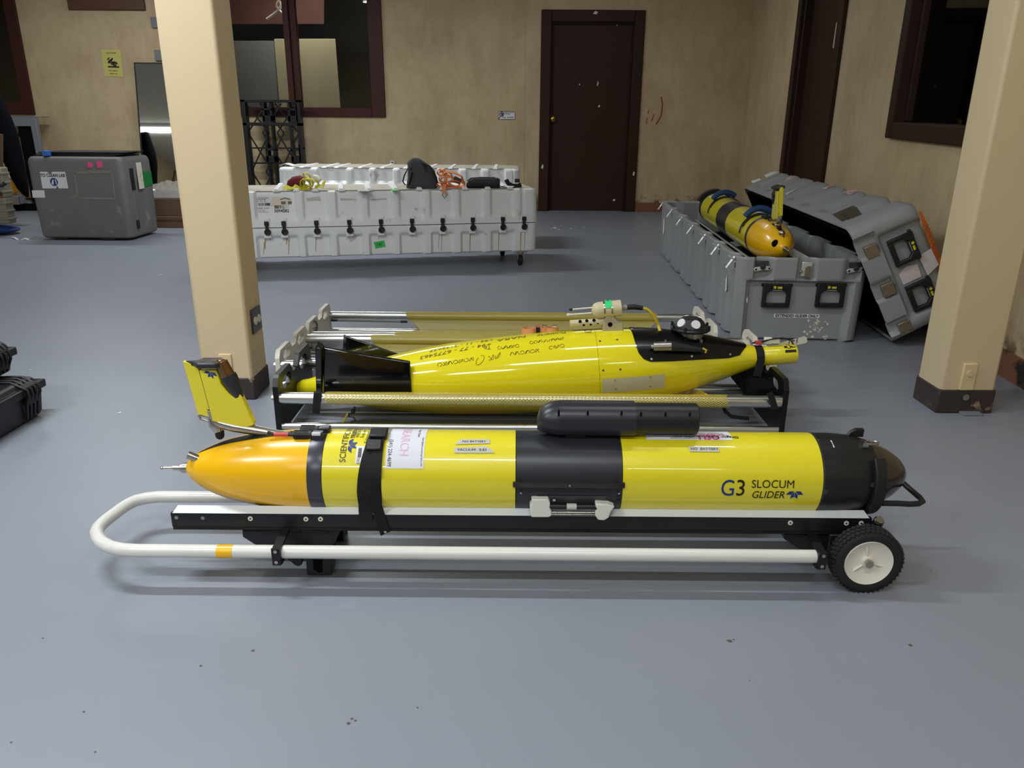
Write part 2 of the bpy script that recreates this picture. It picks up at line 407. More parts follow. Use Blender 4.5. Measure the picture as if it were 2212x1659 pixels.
def glass_mat(name, tint, refl=0.10, rough=0.02):
    m = bpy.data.materials.new(name); m.use_nodes = True; nt = m.node_tree; N = nt.nodes; L = nt.links
    N.remove(N['Principled BSDF']); out = N['Material Output']
    t = N.new('ShaderNodeBsdfTransparent'); t.inputs[0].default_value = tint
    g = N.new('ShaderNodeBsdfGlossy'); g.inputs['Roughness'].default_value = rough
    fr = N.new('ShaderNodeFresnel'); fr.inputs[0].default_value = 1.5
    mx = N.new('ShaderNodeMixShader'); L.new(fr.outputs[0], mx.inputs[0]); L.new(t.outputs[0], mx.inputs[1]); L.new(g.outputs[0], mx.inputs[2]); L.new(mx.outputs[0], out.inputs[0])
    return m
M['glass'] = glass_mat('window_glass', (0.75, 0.75, 0.72, 1)); M['wrap'] = glass_mat('clear_wrap', (0.72, 0.72, 0.72, 1), rough=0.15)

# ================================================================== ROOM
YB = 10.15
cr = at(1604, 261, Y=YB); CRX = cr.x                      # back right corner
WD = (Vector((2.268, 3.35, 0)) - Vector((CRX, YB, 0))).normalized()   # right wall runs toward the camera
WN = Vector((-WD.y, WD.x, 0)); WN = WN if WN.x > 0 else -WN          # outward
def wr(s, o, z): return Vector((CRX, YB, 0)) + WD * s + WN * o + Vector((0, 0, z))
def on_wr(px, py):
    d = FW * F + RT * (px - CX) + DN * (py - CY); t = (Vector((CRX, YB, 0)) - CAM).dot(WN) / d.dot(WN); p = CAM + d * t
    return (p - Vector((CRX, YB, 0))).dot(WD), p.z
def wbox(mb, s0, s1, o0, o1, z0, z1):
    return mb.hexa([wr(s0, o0, z0), wr(s1, o0, z0), wr(s1, o1, z0), wr(s0, o1, z0)], [wr(s0, o0, z1), wr(s1, o0, z1), wr(s1, o1, z1), wr(s0, o1, z1)])
SL = 15.0
mb = MB(); mb.add([(-8.6, -5.5, 0), (CRX + 0.4, -5.5, 0), (CRX + 0.4, YB + 0.2, 0), (-8.6, YB + 0.2, 0), (-8.6, -5.5, -0.1), (CRX + 0.4, -5.5, -0.1), (CRX + 0.4, YB + 0.2, -0.1), (-8.6, YB + 0.2, -0.1)],
                  [(0, 1, 2, 3), (7, 6, 5, 4), (0, 4, 5, 1), (1, 5, 6, 2), (2, 6, 7, 3), (3, 7, 4, 0)])
struct('floor', mb, M['floor'], 'grey blue painted floor', smooth=0)
struct('ceiling', MB().box(-8.6, CRX + 0.4, -5.5, YB + 0.2, CEIL, CEIL + 0.1), M['ceil'], smooth=0)
# back wall around two windows and a door
W1R, W2L, W2R, SILL, WTOP = -5.965, -3.85, -1.596, 1.13, 2.62
DL, DR, DT = 0.32, 1.565, 2.36
mb = MB()
for a, b_, c, d in ((-8.6, -7.9, 0, CEIL), (-7.9, W1R, 0, SILL), (-7.9, W1R, WTOP, CEIL), (W1R, W2L, 0, CEIL), (W2L, W2R, 0, SILL), (W2L, W2R, WTOP, CEIL), (W2R, DL, 0, CEIL), (DL, DR, DT, CEIL), (DR, CRX + 0.2, 0, CEIL)):
    mb.box(a, b_, YB, YB + 0.14, c, d)
struct('wall_back', mb, M['wall'], 'stained beige back wall', smooth=0)
# right wall with a door and a window
d2a, _ = on_wr(1703, 261); d2b, _ = on_wr(1799, 261); w3a, _ = on_wr(1927.6, 261)
_, z3a = on_wr(1921.7, 298); s3b, z3b = on_wr(2082, 316)
w3b = w3a + 1.75; z3e = z3a + (z3b - z3a) * (w3b - w3a) / (s3b - w3a)
mb = MB()
wbox(mb, -0.2, d2a, 0, 0.14, 0, CEIL); wbox(mb, d2a, d2b, 0, 0.14, DT, CEIL); wbox(mb, d2b, w3a, 0, 0.14, 0, CEIL)
mb.hexa([wr(w3a, 0, 0), wr(w3b, 0, 0), wr(w3b, .14, 0), wr(w3a, .14, 0)], [wr(w3a, 0, z3a), wr(w3b, 0, z3e), wr(w3b, .14, z3e), wr(w3a, .14, z3a)])
wbox(mb, w3a, w3b, 0, 0.14, WTOP, CEIL); wbox(mb, w3b, SL, 0, 0.14, 0, CEIL)
struct('wall_right', mb, M['wall'], 'stained beige right wall', smooth=0)
struct('wall_left', MB().box(-8.74, -8.6, -5.5, YB, 0, CEIL), M['wall'], smooth=0)
struct('wall_front', MB().box(-8.74, CRX + 0.4, -5.64, -5.5, 0, CEIL), M['wall'], smooth=0)

def bw(u, v, w_=0): return Vector((u, YB - w_, v))
def frame4(x0, x1, z0, z1, wl, wr_, wb, wt, y0, y1):
    m = MB(); m.box(x0, x0 + wl, y0, y1, z0, z1); m.box(x1 - wr_, x1, y0, y1, z0, z1)
    if wb: m.box(x0 + wl, x1 - wr_, y0, y1, z0, z0 + wb)
    m.box(x0 + wl, x1 - wr_, y0, y1, z1 - wt, z1); return m
# window 1 (left edge of view)
o = struct('window_1', frame4(-7.95, W1R, SILL, WTOP, 0.14, 0.14, 0.15, 0.14, YB - 0.03, YB + 0.1), M['frame'], 'dark red brown framed window at the left edge', bevel=0.006)
obj('pane', MB().box(-7.81, W1R - 0.14, YB + 0.03, YB + 0.036, SILL + .15, WTOP - .14), M['glass'], o, smooth=0)
# window 2
o = struct('window_2', frame4(W2L, W2R, SILL, WTOP, 0.1, 0.17, 0.11, 0.14, YB - 0.03, YB + 0.1), M['frame'], 'red brown framed internal window behind the left pillar', bevel=0.006)
xm = at(645, 235, Y=YB).x
obj('mullion', MB().box(xm - 0.1, xm - 0.03, YB - 0.04, YB + 0.07, SILL + .11, WTOP - .14), M['frame'], o, bevel=0.005)
obj('sliding_track', MB().box(xm - 0.03, xm + 0.05, YB - 0.01, YB + 0.07, SILL + .11, WTOP - .14), M['frame'], o, bevel=0.005)
obj('pane', MB().box(W2L + .1, xm - .1, YB + 0.03, YB + 0.036, SILL + .11, WTOP - .14), M['glass'], o, smooth=0)
obj('pane', MB().box(xm + .05, W2R - .17, YB + 0.045, YB + 0.051, SILL + .11, WTOP - .14), M['glass'], o, smooth=0)
# door 1
m = MB(); m.box(DL, DL + .125, YB - .035, YB + .1, 0, DT); m.box(DR - .125, DR, YB - .035, YB + .1, 0, DT); m.box(DL + .125, DR - .125, YB - .035, YB + .1, DT - .13, DT)
o = struct('door_1', m, M['brown'], 'dark brown door in the back wall', bevel=0.01)
m = MB()
for k in (0, 1):
    q = .125 + .014 * k + .003; y = YB - .012 + k * .02
    m.box(DL + q, DL + q + .011, y, YB + .1, 0, DT - q); m.box(DR - q - .011, DR - q, y, YB + .1, 0, DT - q); m.box(DL + q, DR - q, y, YB + .1, DT - q - .011, DT - q)
obj('moulding', m, M['brown'], o, bevel=0.003)
obj('door_leaf', MB().box(DL + .15, DR - .15, YB + .04, YB + .085, .012, DT - .15), M['brown'], o)
kp = at(1194, 257, Y=YB)
m = MB().cyl((kp.x, YB + .04, kp.z), (kp.x, YB + .03, kp.z), .036); m.lathe([(0, .014), (.02, .013), (.032, .03), (.05, .032), (.062, .022), (.064, .0)], Matrix.Translation((kp.x, YB + .03, kp.z)) @ Matrix.Rotation(-PI / 2, 4, 'Z'), n=24)
obj('door_knob', m, M['brass'], o, smooth=50)
ch = MB()
for px, py, a, b_ in ((1291, 180, .012, .035), (1294, 229, .014, .016), (1333, 54, .008, .012), (1252, 182, .008, .012), (1326, 432, .02, .014), (1171, 359, .016, .03), (1285, 29, .03, .02), (1367, 374, .015, .03)):
    p = at(px, py, Y=YB + .038); y = YB + .038 if 1185 < px < 1360 and py > 50 else YB - .037
    ch.prism([(-a, -b_ * .6), (a * .4, -b_), (a, b_ * .3), (0, b_)], lambda u, v, w_, p=p, y=y: Vector((p.x + u, y + w_, p.z + v)), 0, .001)
obj('paint_chip', ch, M['ivory'], o, kind='stuff', smooth=0)
# door 2 on the right wall
m = MB(); wbox(m, d2a, d2a + .12, -.035, .1, 0, DT); wbox(m, d2b - .12, d2b, -.035, .1, 0, DT); wbox(m, d2a + .12, d2b - .12, -.035, .1, DT - .13, DT)
wbox(m, d2a + .12, d2a + .15, -.0, .1, 0, DT - .13)
o = struct('door_2', m, M['brown'], 'dark brown door in the right wall', bevel=0.008)
m = MB(); wbox(m, d2a + .15, d2b - .12, .07, .11, .01, DT - .13); obj('door_leaf', m, M['brown'], o)
s_, z_ = on_wr(1787, 73); m = MB(); m.prism([(-.03, -.1), (.02, -.12), (.04, .0), (.02, .1), (-.02, .08)], lambda u, v, w_: wr(s_ + u, .068 - w_, z_ + v), 0, .002)
obj('paint_chip', m, M['ivory'], o, smooth=0)
# window 3 on the right wall
fz = lambda s: z3a + (z3e - z3a) * (s - w3a) / (w3b - w3a)
m = MB(); wbox(m, w3a, w3a + .1, -.035, .1, z3a, WTOP); wbox(m, w3b - .1, w3b, -.035, .1, z3e, WTOP); wbox(m, w3a + .1, w3b - .1, -.035, .1, WTOP - .12, WTOP)
a, b_ = w3a + .1, w3b - .1
m.hexa([wr(a, -.035, fz(a)), wr(b_, -.035, fz(b_)), wr(b_, .1, fz(b_)), wr(a, .1, fz(a))], [wr(a, -.035, fz(a) + .1), wr(b_, -.035, fz(b_) + .1), wr(b_, .1, fz(b_) + .1), wr(a, .1, fz(a) + .1)])
wbox(m, w3a + .1, w3a + .13, .03, .1, z3a + .1, WTOP - .12)
o = struct('window_3', m, M['brown'], 'dark brown framed window in the right wall', bevel=0.008)
m = MB(); wbox(m, w3a + .13, w3b - .1, .07, .076, z3a + .08, WTOP - .12); obj('pane', m, M['glass'], o, smooth=0)
# dark spaces behind the glass
def closet(name, mbx, label): return struct(name, mbx, M['dark'], label, smooth=0)
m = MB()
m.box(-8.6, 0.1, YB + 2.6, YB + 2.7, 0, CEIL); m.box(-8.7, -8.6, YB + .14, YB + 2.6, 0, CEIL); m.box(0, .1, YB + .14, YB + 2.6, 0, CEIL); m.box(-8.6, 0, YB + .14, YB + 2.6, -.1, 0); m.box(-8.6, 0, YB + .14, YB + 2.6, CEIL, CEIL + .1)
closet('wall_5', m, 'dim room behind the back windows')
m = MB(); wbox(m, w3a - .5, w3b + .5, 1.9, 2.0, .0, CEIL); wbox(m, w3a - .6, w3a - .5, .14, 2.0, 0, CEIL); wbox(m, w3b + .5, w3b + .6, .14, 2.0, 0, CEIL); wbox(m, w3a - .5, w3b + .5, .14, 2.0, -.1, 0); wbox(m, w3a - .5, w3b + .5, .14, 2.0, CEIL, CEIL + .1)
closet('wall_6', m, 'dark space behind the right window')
ld = bpy.data.lights.new('back_room_light', 'AREA'); ld.size = 1.2; ld.size_y = .15; ld.shape = 'RECTANGLE'; ld.energy = 34; ld.color = (1, .96, .86)  # added fill lamp without a fixture, set near the window to brighten the boards
lo = bpy.data.objects.new('back_room_light', ld); COL.objects.link(lo); lo.location = (-2.6, YB + .32, CEIL - .05)
# things in the room behind
def board(name, pts_px, yb, m_, label, cat, th=.02, top=None):
    a = [at(px, py, Y=yb) for px, py in pts_px]; mbb = MB().loft([[Vector((p.x, yb, p.z)) for p in a], [Vector((p.x, yb + th, p.z)) for p in a]])
    return tag(obj(name, mbb, m_, bevel=.003), label, cat)
M['board'] = mat('pale_board', (216, 208, 180), 0.5, var=0.05); M['redshelf'] = mat('red_panel', (98, 60, 56), 0.6, var=0.45, vs=5); M['greycab'] = mat('grey_cabinet', (118, 120, 126), 0.5)
board('wall_panel', [(592, 84), (629, 84), (640, 262), (607, 262)], YB + .5, M['board'], 'narrow pale board behind left pane of middle window', 'board')
board('wall_panel', [(646, 84), (724, 84), (738, 262), (655, 262)], YB + .52, M['board'], 'wide pale board behind right pane of middle window', 'board')
board('cabinet', [(500, 88), (590, 88), (607, 300), (500, 300)], YB + .9, M['greycab'], 'grey cabinet behind the left pane of middle window', 'cabinet', th=.5)
board('wall_panel', [(490, -60), (700, -60), (700, 52), (490, 52)], YB + 1.3, M['redshelf'], 'dull red panel high behind the middle window', 'panel', th=.05)
for k, (x0, z0, dz) in enumerate(((616, -10, 44), (576, -20, 62), (806, -14, 54))):  # plain white curved tubes, set just behind the panes
    pts = []
    for i in range(13):
        t = i / 12; p0 = at(x0 + 30 * math.sin(t * PI) * (1 if k != 0 else -.6), z0 + dz * t, Y=YB + .3); pts.append(p0)
    tag(obj('cable', MB().tube(pts, .018), M['white']), ['white cable hanging left of the window mullion', 'white cable looping down to the window mullion', 'white cable loop hanging near right edge of middle window'][k], 'cable')
# skirtings
sb = at(1345, 441, Y=YB).z
struct('baseboard_back', MB().box(DR, CRX, YB - .012, YB, 0, .115).box(W2R, DL, YB - .012, YB, 0, .115).box(-8.6, W2R, YB - .012, YB, 0, .115), M['skirt'], smooth=0)
m = MB(); wbox(m, 0, d2a, -.012, 0, 0, .12); wbox(m, d2b, SL, -.012, 0, 0, .12); struct('baseboard_right', m, M['skirt'], smooth=0)
# brown board high on the back wall, wall panels' seams, writing on the wall
p = at(150, 22, Y=YB); q = at(316, 23, Y=YB)
M['wood'] = mat('brown_wood_board', (92, 60, 42), 0.5, var=0.3, vs=6, stretch=(.4, 3, 3))
tag(obj('wooden_board', MB().box(p.x, q.x, YB - .03, YB, p.z, p.z + .8), M['wood'], bevel=.012), 'brown wooden board mounted high on the wall above the caution sign', 'board')
m = MB()
for px in (1133, 1383, 460):
    x = at(px, 100, Y=YB).x
    if DL - .05 < x < DR + .05: m.box(x, x + .012, YB - .004, YB, DT, CEIL)
    else: m.box(x, x + .012, YB - .004, YB, .12, CEIL)
x = at(262, 150, Y=YB).x; m.box(x, x + .012, YB - .004, YB, .12, CEIL)
struct('trim_1', m, M['wall'], 'seam strips of the back wall')
m = MB(); m.tube([at(1428, 209, Y=YB - .002), at(1431, 225, Y=YB - .002), at(1428, 250, Y=YB - .002), at(1417, 269, Y=YB - .002)], .007, n=6)
for a, b_ in (((1402, 236), (1399, 246)), ((1413, 247), (1407, 262)), ((1398, 254), (1396, 268))): m.tube([at(*a, Y=YB - .002), at(*b_, Y=YB - .002)], .005, n=6)
M['crayon'] = mat('red_crayon', (150, 62, 52), 0.7)
struct('trim_2', m, M['crayon'], 'red marker strokes on the wall right of the brown door')
for px, py, lab in ((337, 49, 'blue grey tape patch on the wall beside left pillar, upper one'), (345, 120, 'blue grey bracket on the wall just above the mirror')):
    p = at(px, py, Y=YB); tag(obj('wall_bracket', MB().box(p.x - .05, p.x + .09, YB - .03, YB, p.z - .06, p.z + .06), M['gsteel'], bevel=.004), lab, 'bracket')
# caution sign
c4 = [at(218.5, 107, Y=YB), at(260, 107, Y=YB), at(267, 166, Y=YB), at(227, 165, Y=YB)]
M['sign'] = mat('yellow_sign_paper', (206, 198, 112), 0.5, var=0.03)
m = MB().loft([[Vector((p.x, YB - .006, p.z)) for p in c4], [Vector((p.x, YB, p.z)) for p in c4]])
t = thing('caution_sign', 'yellow caution sign with slipping figure on beige wall', 'sign', tuple(c4[0])); obj('sheet', m, M['sign'], t, smooth=0)
def quadmap(c, y):   # u, v in 0..1, v down
    return lambda u, v, w_=0: (lambda a, b: Vector((a.x + (b.x - a.x) * v, y - w_, a.z + (b.z - a.z) * v)))(c[0].lerp(c[1], u), c[3].lerp(c[2], u))
qm = quadmap(c4, YB - .0075)
for s, v, sz in (('CAUTION', .13, .115), ('Floor Slippery', .78, .085), ('When Wet', .89, .085)): text('lettering', s, sz, lambda u, w_, v=v: qm(.5 + u, v - w_ * .62), M['ink'], t, local=False, bold=.002)
fig = MB()
def limb(pts, r): fig.tube([qm(a, b) for a, b in pts], r, n=8)
limb([(.33, .33), (.34, .34)], .021); limb([(.38, .40), (.52, .53)], .017); limb([(.52, .53), (.68, .60)], .013); limb([(.50, .49), (.64, .47), (.76, .52)], .012); limb([(.38, .39), (.30, .50)], .009); limb([(.42, .40), (.52, .36), (.53, .31)], .009); limb([(.26, .635), (.84, .64)], .008)
obj('slipping_figure', fig, M['ink'], t)
# small notice by the door
c4 = [at(1076, 240, Y=YB), at(1113, 240, Y=YB), at(1113, 258.5, Y=YB), at(1076, 258.5, Y=YB)]
t = thing('notice', 'small white notice with dark red border left of brown door', 'sign', tuple(c4[0]))
M['notice'] = mat('notice_border', (112, 52, 50), 0.5)
obj('border', MB().loft([[Vector((p.x, YB - .004, p.z)) for p in c4], [Vector((p.x, YB, p.z)) for p in c4]]), M['notice'], t, smooth=0)
qm = quadmap(c4, YB - .005); obj('sheet', MB().prism([(.03, .06), (.97, .06), (.97, .94), (.03, .94)], lambda u, v, w_: qm(u, v, w_), 0, .001), M['white'], t, smooth=0)
qn = quadmap(c4, YB - .007)
for s, u0, v, sz, mm in (('PROTECT OUR', .64, .17, .1, 'ink'), ('ISLANDS', .55, .34, .1, 'ink'), ('CALL', .34, .74, .12, 'notice'), ('28-SNAKE', .72, .74, .12, 'ink')): text('lettering', s, sz, lambda u, w_, v=v, u0=u0: qn(u0 + u * (.8 if s != '28-SNAKE' else .72), v - w_ * 1.6), M[mm], t, local=False, bold=.003)
ring = MB().tube([qn(.21 + .12 * math.cos(a * PI / 8), .34 + .26 * math.sin(a * PI / 8)) for a in range(16)], .0045, n=6, closed=True); ring.tube([qn(.13, .58), qn(.04, .9)], .005, n=6); ring.tube([qn(.16, .2), qn(.2, .35), qn(.27, .25), qn(.23, .5)], .008, n=6)
obj('emblem', ring, M['ink'], t)
p = at(848, 352, Y=YB); t = thing('wall_outlet', 'small beige outlet low on the wall above rear white case', 'outlet', tuple(p)); obj('cover_plate', MB().box(p.x - .03, p.x + .03, YB - .012, YB, p.z - .04, p.z + .03), M['ivory'], t, bevel=.003)
obj('socket', MB().box(p.x - .012, p.x + .012, YB - .014, YB - .011, p.z - .02, p.z + .01), M['skirtd'], t)

# pillars
def pillar(x0, x1, y0, y1, zb, label):
    o = struct('pillar', MB().box(x0, x1, y0, y1, 0, CEIL), M['cream'], label, bevel=.012, seg=3)
    obj('skirting_band', MB().box(x0 - .004, x1 + .004, y0 - .004, y1 + .004, 0.0, zb), M['skirtd'], o, bevel=.006)
    return o
PL = pillar(-1.272, -1.063, 2.99, 3.18, .095, 'cream painted square pillar on the left')
PR = pillar(1.706, 1.925, 2.895, 3.075, .1, 'cream painted square pillar on the right')
# outlet on the left pillar's side, cover plates
def outlet_side(x, y, z, parent):
    o = obj('outlet_plate', MB().box(x, x + .008, y - .055, y + .055, z - .05, z + .05), M['ring'], parent, bevel=.003)
    for dy in (-.022, .022):
        obj('socket', MB().cyl((x + .007, y + dy, z), (x + .012, y + dy, z), .017), M['ivory'], o)
p = at(551, 690, X=-1.063); outlet_side(-1.063, p.y, p.z, PL)
p = at(489, 790, Y=2.99); obj('cover_plate', MB().box(p.x - .025, p.x + .025, 2.982, 2.992, p.z - .06, p.z + .05), M['cream2'], PL, bevel=.002)
p = at(2093, 800, Y=2.895); q = at(2090, 845, Y=2.895)
o = obj('cover_plate', MB().box(p.x - .027, p.x + .027, 2.884, 2.897, .1, p.z + .03), M['cream2'], PR, bevel=.003)
obj('socket', MB().cyl((p.x, 2.884, p.z - .01), (p.x, 2.878, p.z - .01), .012), M['cream'], o)
q = at(2084, 857, Y=2.89); obj('bolt', MB().cyl((q.x, 2.893, q.z), (q.x, 2.88, q.z), .013), M['steel'], PR)
g = at(2087, 893, z=0); obj('floor_bracket', MB().box(g.x - .03, g.x + .05, 2.86, 2.9, 0, .01), M['gsteel'], PR, bevel=.002)

# ceiling lamps (fluorescent battens)
M['tube'] = mat('lit_tube', (255, 255, 255), 0.4, emit=(245, 250, 255, 6.0)); M['batten'] = mat('white_batten', (225, 226, 224), 0.4)
for i, (lx, ly, lw, ll) in enumerate(LAMPS):
    t = thing('ceiling_light', 'white fluorescent batten on the ceiling above ' + ['the left pillar and front glider tail', 'the front glider nose', 'the floor left of the viewer', 'the floor just right of the viewer', 'the floor behind the viewer', 'the far right corner behind the viewer', 'the white cases', 'the leaning mirror', 'the far left, seen in the mirror', 'the brown back door'][i], 'light', (lx, ly, CEIL - .1))
    obj('housing', MB().box(lx - ll / 2 - .03, lx + ll / 2 + .03, ly - .07, ly + .07, CEIL - .07, CEIL), M['batten'], t, bevel=.006)
    for dy in (-.035, .035): obj('tube', MB().cyl((lx - ll / 2, ly + dy, CEIL - .1), (lx + ll / 2, ly + dy, CEIL - .1), .016, n=12), M['tube'], t)

# ================================================================== FRONT GLIDER
GY, GZ, GR = 1.80, 0.249, 0.1035
T1 = Matrix.Translation((0, GY, GZ))
tail_p = smooth_prof([(-.832, .014), (-.826, .022), (-.805, .040), (-.768, .060), (-.728, .0755), (-.669, .0895), (-.60, .0985), (-.55, .102), (-.50, .1035)])
nose_p = smooth_prof([(.763, .103), (.82, .1025), (.87, .097), (.905, .088)])
dome_p = smooth_prof([(.905, .0875), (.94, .074), (.975, .053), (1.0, .029), (1.008, .016), (1.0125, .002)])
H1 = Hull(T1, tail_p + [(-.46, GR), (.763, GR)] + nose_p[1:] + dome_p[1:])
g1 = thing('underwater_glider', 'yellow torpedo-shaped glider strapped on the low cart nearest the camera', 'glider', T1)
obj('tail_cone', MB().lathe(tail_p, n=96), M['org'], g1, True, smooth=50)
obj('tail_ring', MB().lathe([(-.5, .1), (-.5, .1045), (-.498, .105), (-.466, .105), (-.464, .1045), (-.464, .1)], n=96), M['ring'], g1, True)
obj('hull_section', MB().lathe([(-.464, .1), (-.463, GR), (.010, GR), (.011, .1)], n=96), M['yel'], g1, True, label='yellow rear hull section with stickers')
obj('hull_section', MB().lathe([(.272, .1), (.273, GR), (.7615, GR), (.7625, .1)], n=96), M['yel'], g1, True, label='yellow forward hull section with lettering')
pb = obj('payload_bay', MB().lathe([(.012, .1), (.012, .1038), (.271, .1038), (.271, .1)], n=96), M['char'], g1, True)
obj('seal_ring', MB().lathe([(.7625, .1), (.763, .1042), (.766, .1042), (.7665, .1)], n=96), M['ring'], g1, True)
ns = obj('nose_section', MB().lathe([(.7665, .1)] + nose_p[1:], n=96), M['black'], g1, True, smooth=50)
M['dome'] = mat('dark_bronze_dome', (36, 30, 22), 0.22, coat=0.4, var=0.2)
obj('nose_dome', MB().lathe(dome_p, n=64), M['dome'], g1, True, smooth=60)
# groove on the tail cone
mb = MB(); n = 26
mb.grid(lambda u, v: H1.pt(-.80 + .27 * u, R(90) + R(9.0) * (v * 2 - 1) * (math.sin(PI * min(1, u * 1.02)) ** .6 + .05) - R(9) * (1 - u), .0012), n, 6)
obj('tail_slot', mb, M['blackm'], g1, True)
# tail probe
def gp(px, py, dy=0.0): p = at(px, py, Y=GY + dy); return p
ax = lambda x, dy=0, dz=0: Vector((x, dy, dz))
m = MB().cyl(ax(-.845), ax(-.826), .0135).cyl(ax(-.850), ax(-.845), .0105).cyl(ax(-.869), ax(-.850), .0066).cyl(ax(-.896), ax(-.869), .0030).sph(ax(-.899), .0048, n=10)
obj('tail_probe', m, M['steel'], g1, True)
p = H1.hit(432, 986); q = H1.pt(p[0], p[1] + .5) if p else ax(-.8)
q = H1.pt(-.805, R(62)); obj('lift_pin', MB().cyl(q + Vector((.012, -.002, 0)), q + Vector((-.012, -.004, .012)), .010), M['steel'], g1, True)
# fin, boom
def flat(px_list, y0, y1, m_, name, parent, bevel=.0015, label=None):
    a = [at(px, py, Y=GY) for px, py in px_list]
    return obj(name, MB().loft([[Vector((p.x, GY + y0, p.z)) for p in a], [Vector((p.x, GY + y1, p.z)) for p in a]]), m_, parent, bevel=bevel, label=label)
boom = MB()
bpts = [at(x, y, Y=GY) for x, y in ((455, 905), (478, 914), (505, 921), (535, 926), (556, 930), (580, 934), (606, 938), (640, 941))]
boom.tube(bpts, [.0085, .0135, .0145, .014, .013, .0115, .010, .0085], n=14)
boom.tube([at(x, y, Y=GY) for x, y in ((458, 903), (462, 915), (470, 925), (474, 935))], [.009, .014, .014, .0085], n=14)
loop = [at(x, y, Y=GY) for x, y in ((458, 912), (446, 908), (433, 905), (430, 899), (434, 896.5), (446, 899), (458, 903))]
boom.tube(loop, .0036, n=8)
bo = obj('tail_boom', boom, M['steel'], g1, smooth=50)
mb = MB().sph(at(475, 940, Y=GY), .0112, n=16, sc=(1, 1, 1)).cyl(at(474, 931, Y=GY), at(475, 940, Y=GY), .0112); obj('rubber_ball', mb, M['rub'], bo, smooth=60)
fin = flat([(433, 797), (470, 797), (480, 826), (496, 846), (512, 859), (516, 838), (533, 872), (551.5, 912), (549, 917), (530, 921), (505, 918.5), (462, 907)], -.011, .011, M['yel'], 'tail_fin', g1, .003)
flat([(397, 779), (416, 785), (431, 797), (455, 884), (449, 883), (453, 899), (429.5, 893)], -.006, .006, M['yel'], 'rudder', g1, .001)
flat([(431.5, 797), (433.2, 797), (457.5, 888), (455.5, 888)], -.0065, .0065, M['blackm'], 'rudder_hinge', g1, 0)
flat([(450, 884), (457, 886), (461, 906), (454, 901)], -.008, .008, M['steel'], 'hinge_foot', g1, .001)
# cap plate across the top of the fin, wide in depth
c0 = [at(x, y, Y=GY) for x, y in ((415, 784.5), (432, 797), (470, 796), (476, 790), (440, 790))]
zt = at(445, 784, Y=GY).z
cap = [(at(397, 778, Y=GY).x, 0), (at(424, 780, Y=GY).x, .006), (at(431, 784, Y=GY).x, .028), (at(472, 784, Y=GY).x, .030), (at(480, 784, Y=GY).x, .016), (at(480, 784, Y=GY).x, -.016), (at(472, 784, Y=GY).x, -.026), (at(434, 784, Y=GY).x, -.026), (at(420, 784, Y=GY).x, -.008)]
mb = MB().loft([[Vector((x, GY + y, zt - .007)) for x, y in cap], [Vector((x, GY + y, zt + .006)) for x, y in cap]]); obj('fin_cap', mb, M['char'], g1, bevel=.003)
for x in (439, 465): p = at(x, 783, Y=GY); obj('cap_screw', MB().cyl((p.x, GY - .003, zt + .005), (p.x, GY - .003, zt + .0075), .0028, n=12), M['steel'], g1)
a_, b_ = at(478, 783, Y=GY), at(496, 817, Y=GY); b2 = at(505, 838, Y=GY)
obj('strobe_lens', MB().cyl(a_ + (a_ - b_) * .02, b_, .0155, .017, n=24).sph(a_, .0135, n=12, sc=(1, 1, .7)), M['amber'], g1, smooth=50)
d = (b_ - a_).normalized()
obj('strobe_holder', MB().tube([b_ - d * .008, b_, b_ + d * .02, b_ + d * .04, b_ + d * .055, b_ + d * .066], [.0195, .020, .0185, .015, .0095, .004], n=24), M['char'], g1, smooth=50)
def logo(fn, m_, parent, sz, local=True):
    """five-petal half star printed on a surface"""
    mb = MB()
    for pts in (([-1, 0], [-.62, .42], [-.08, .42], [-.40, 0]), ([-.36, -.04], [-.03, .36], [-.03, -.30], [-.42, -.55]), ([1, 0], [.62, .42], [.08, .42], [.40, 0]), ([.36, -.04], [.03, .36], [.03, -.30], [.42, -.55])):
        mb.add([fn(u * sz, v * sz) for u, v in pts], [(0, 1, 2, 3)])
    return obj('emblem', mb, m_, parent, local=local, smooth=0, recalc=False)
ec = at(455, 809, Y=GY - .0115); ez = at(455, 809, Y=GY - .0115).z
logo(lambda u, v: Vector((ec.x + u + v * .1, GY - .0118, ez - u * .28 + v)), M['blue'], g1, .0165, False)
# connectors at the tail ring
a_ = at(636, 940, Y=GY - .03)
z0 = GZ + .1035
mb = MB()
for i, (x, y) in enumerate(((635, 939), (650, 928))):
    p = at(x, y, Y=GY - .028 + i * .03)
    c = MB().cyl(p, p + Vector((.045, 0, 0)), .0105, n=18)
    for k in range(10):
        t_ = k * PI / 5; c.box(p.x + .002, p.x + .036, -.0012, .0012, .0098, .0122, T=Matrix.Translation((0, p.y, p.z)) @ Matrix.Rotation(t_, 4, 'X'))
    cn = obj('connector', c, M['black'], g1)
    p2 = p + Vector((.045, 0, 0)); obj('connector_body', MB().box(p2.x, p2.x + .030, p.y - .011, p.y + .011, p.z - .012, p.z + .009), M['char'], g1, bevel=.003)
    if i == 0:
        lb = obj('tag_sticker', MB().box(p2.x + .002, p2.x + .024, p.y - .0115, p.y - .003, p.z + .002, p.z + .0095), M['white'], g1, bevel=.001)
        text('lettering', 'POWER', .007, lambda u, v, p2=p2, p=p: Vector((p2.x + .013 + u, p.y - .0085 + v * .5, p.z + .0098)), M['ink'], g1, local=False)
        obj('red_sleeve', MB().cyl(at(592, 938.5, Y=p.y), at(623, 939, Y=p.y), .0052), M['red'], g1); obj('plug_wire', MB().tube([at(578, 934, Y=p.y), at(592, 938, Y=p.y), at(637, 940, Y=p.y)], .0042), M['black'], g1)

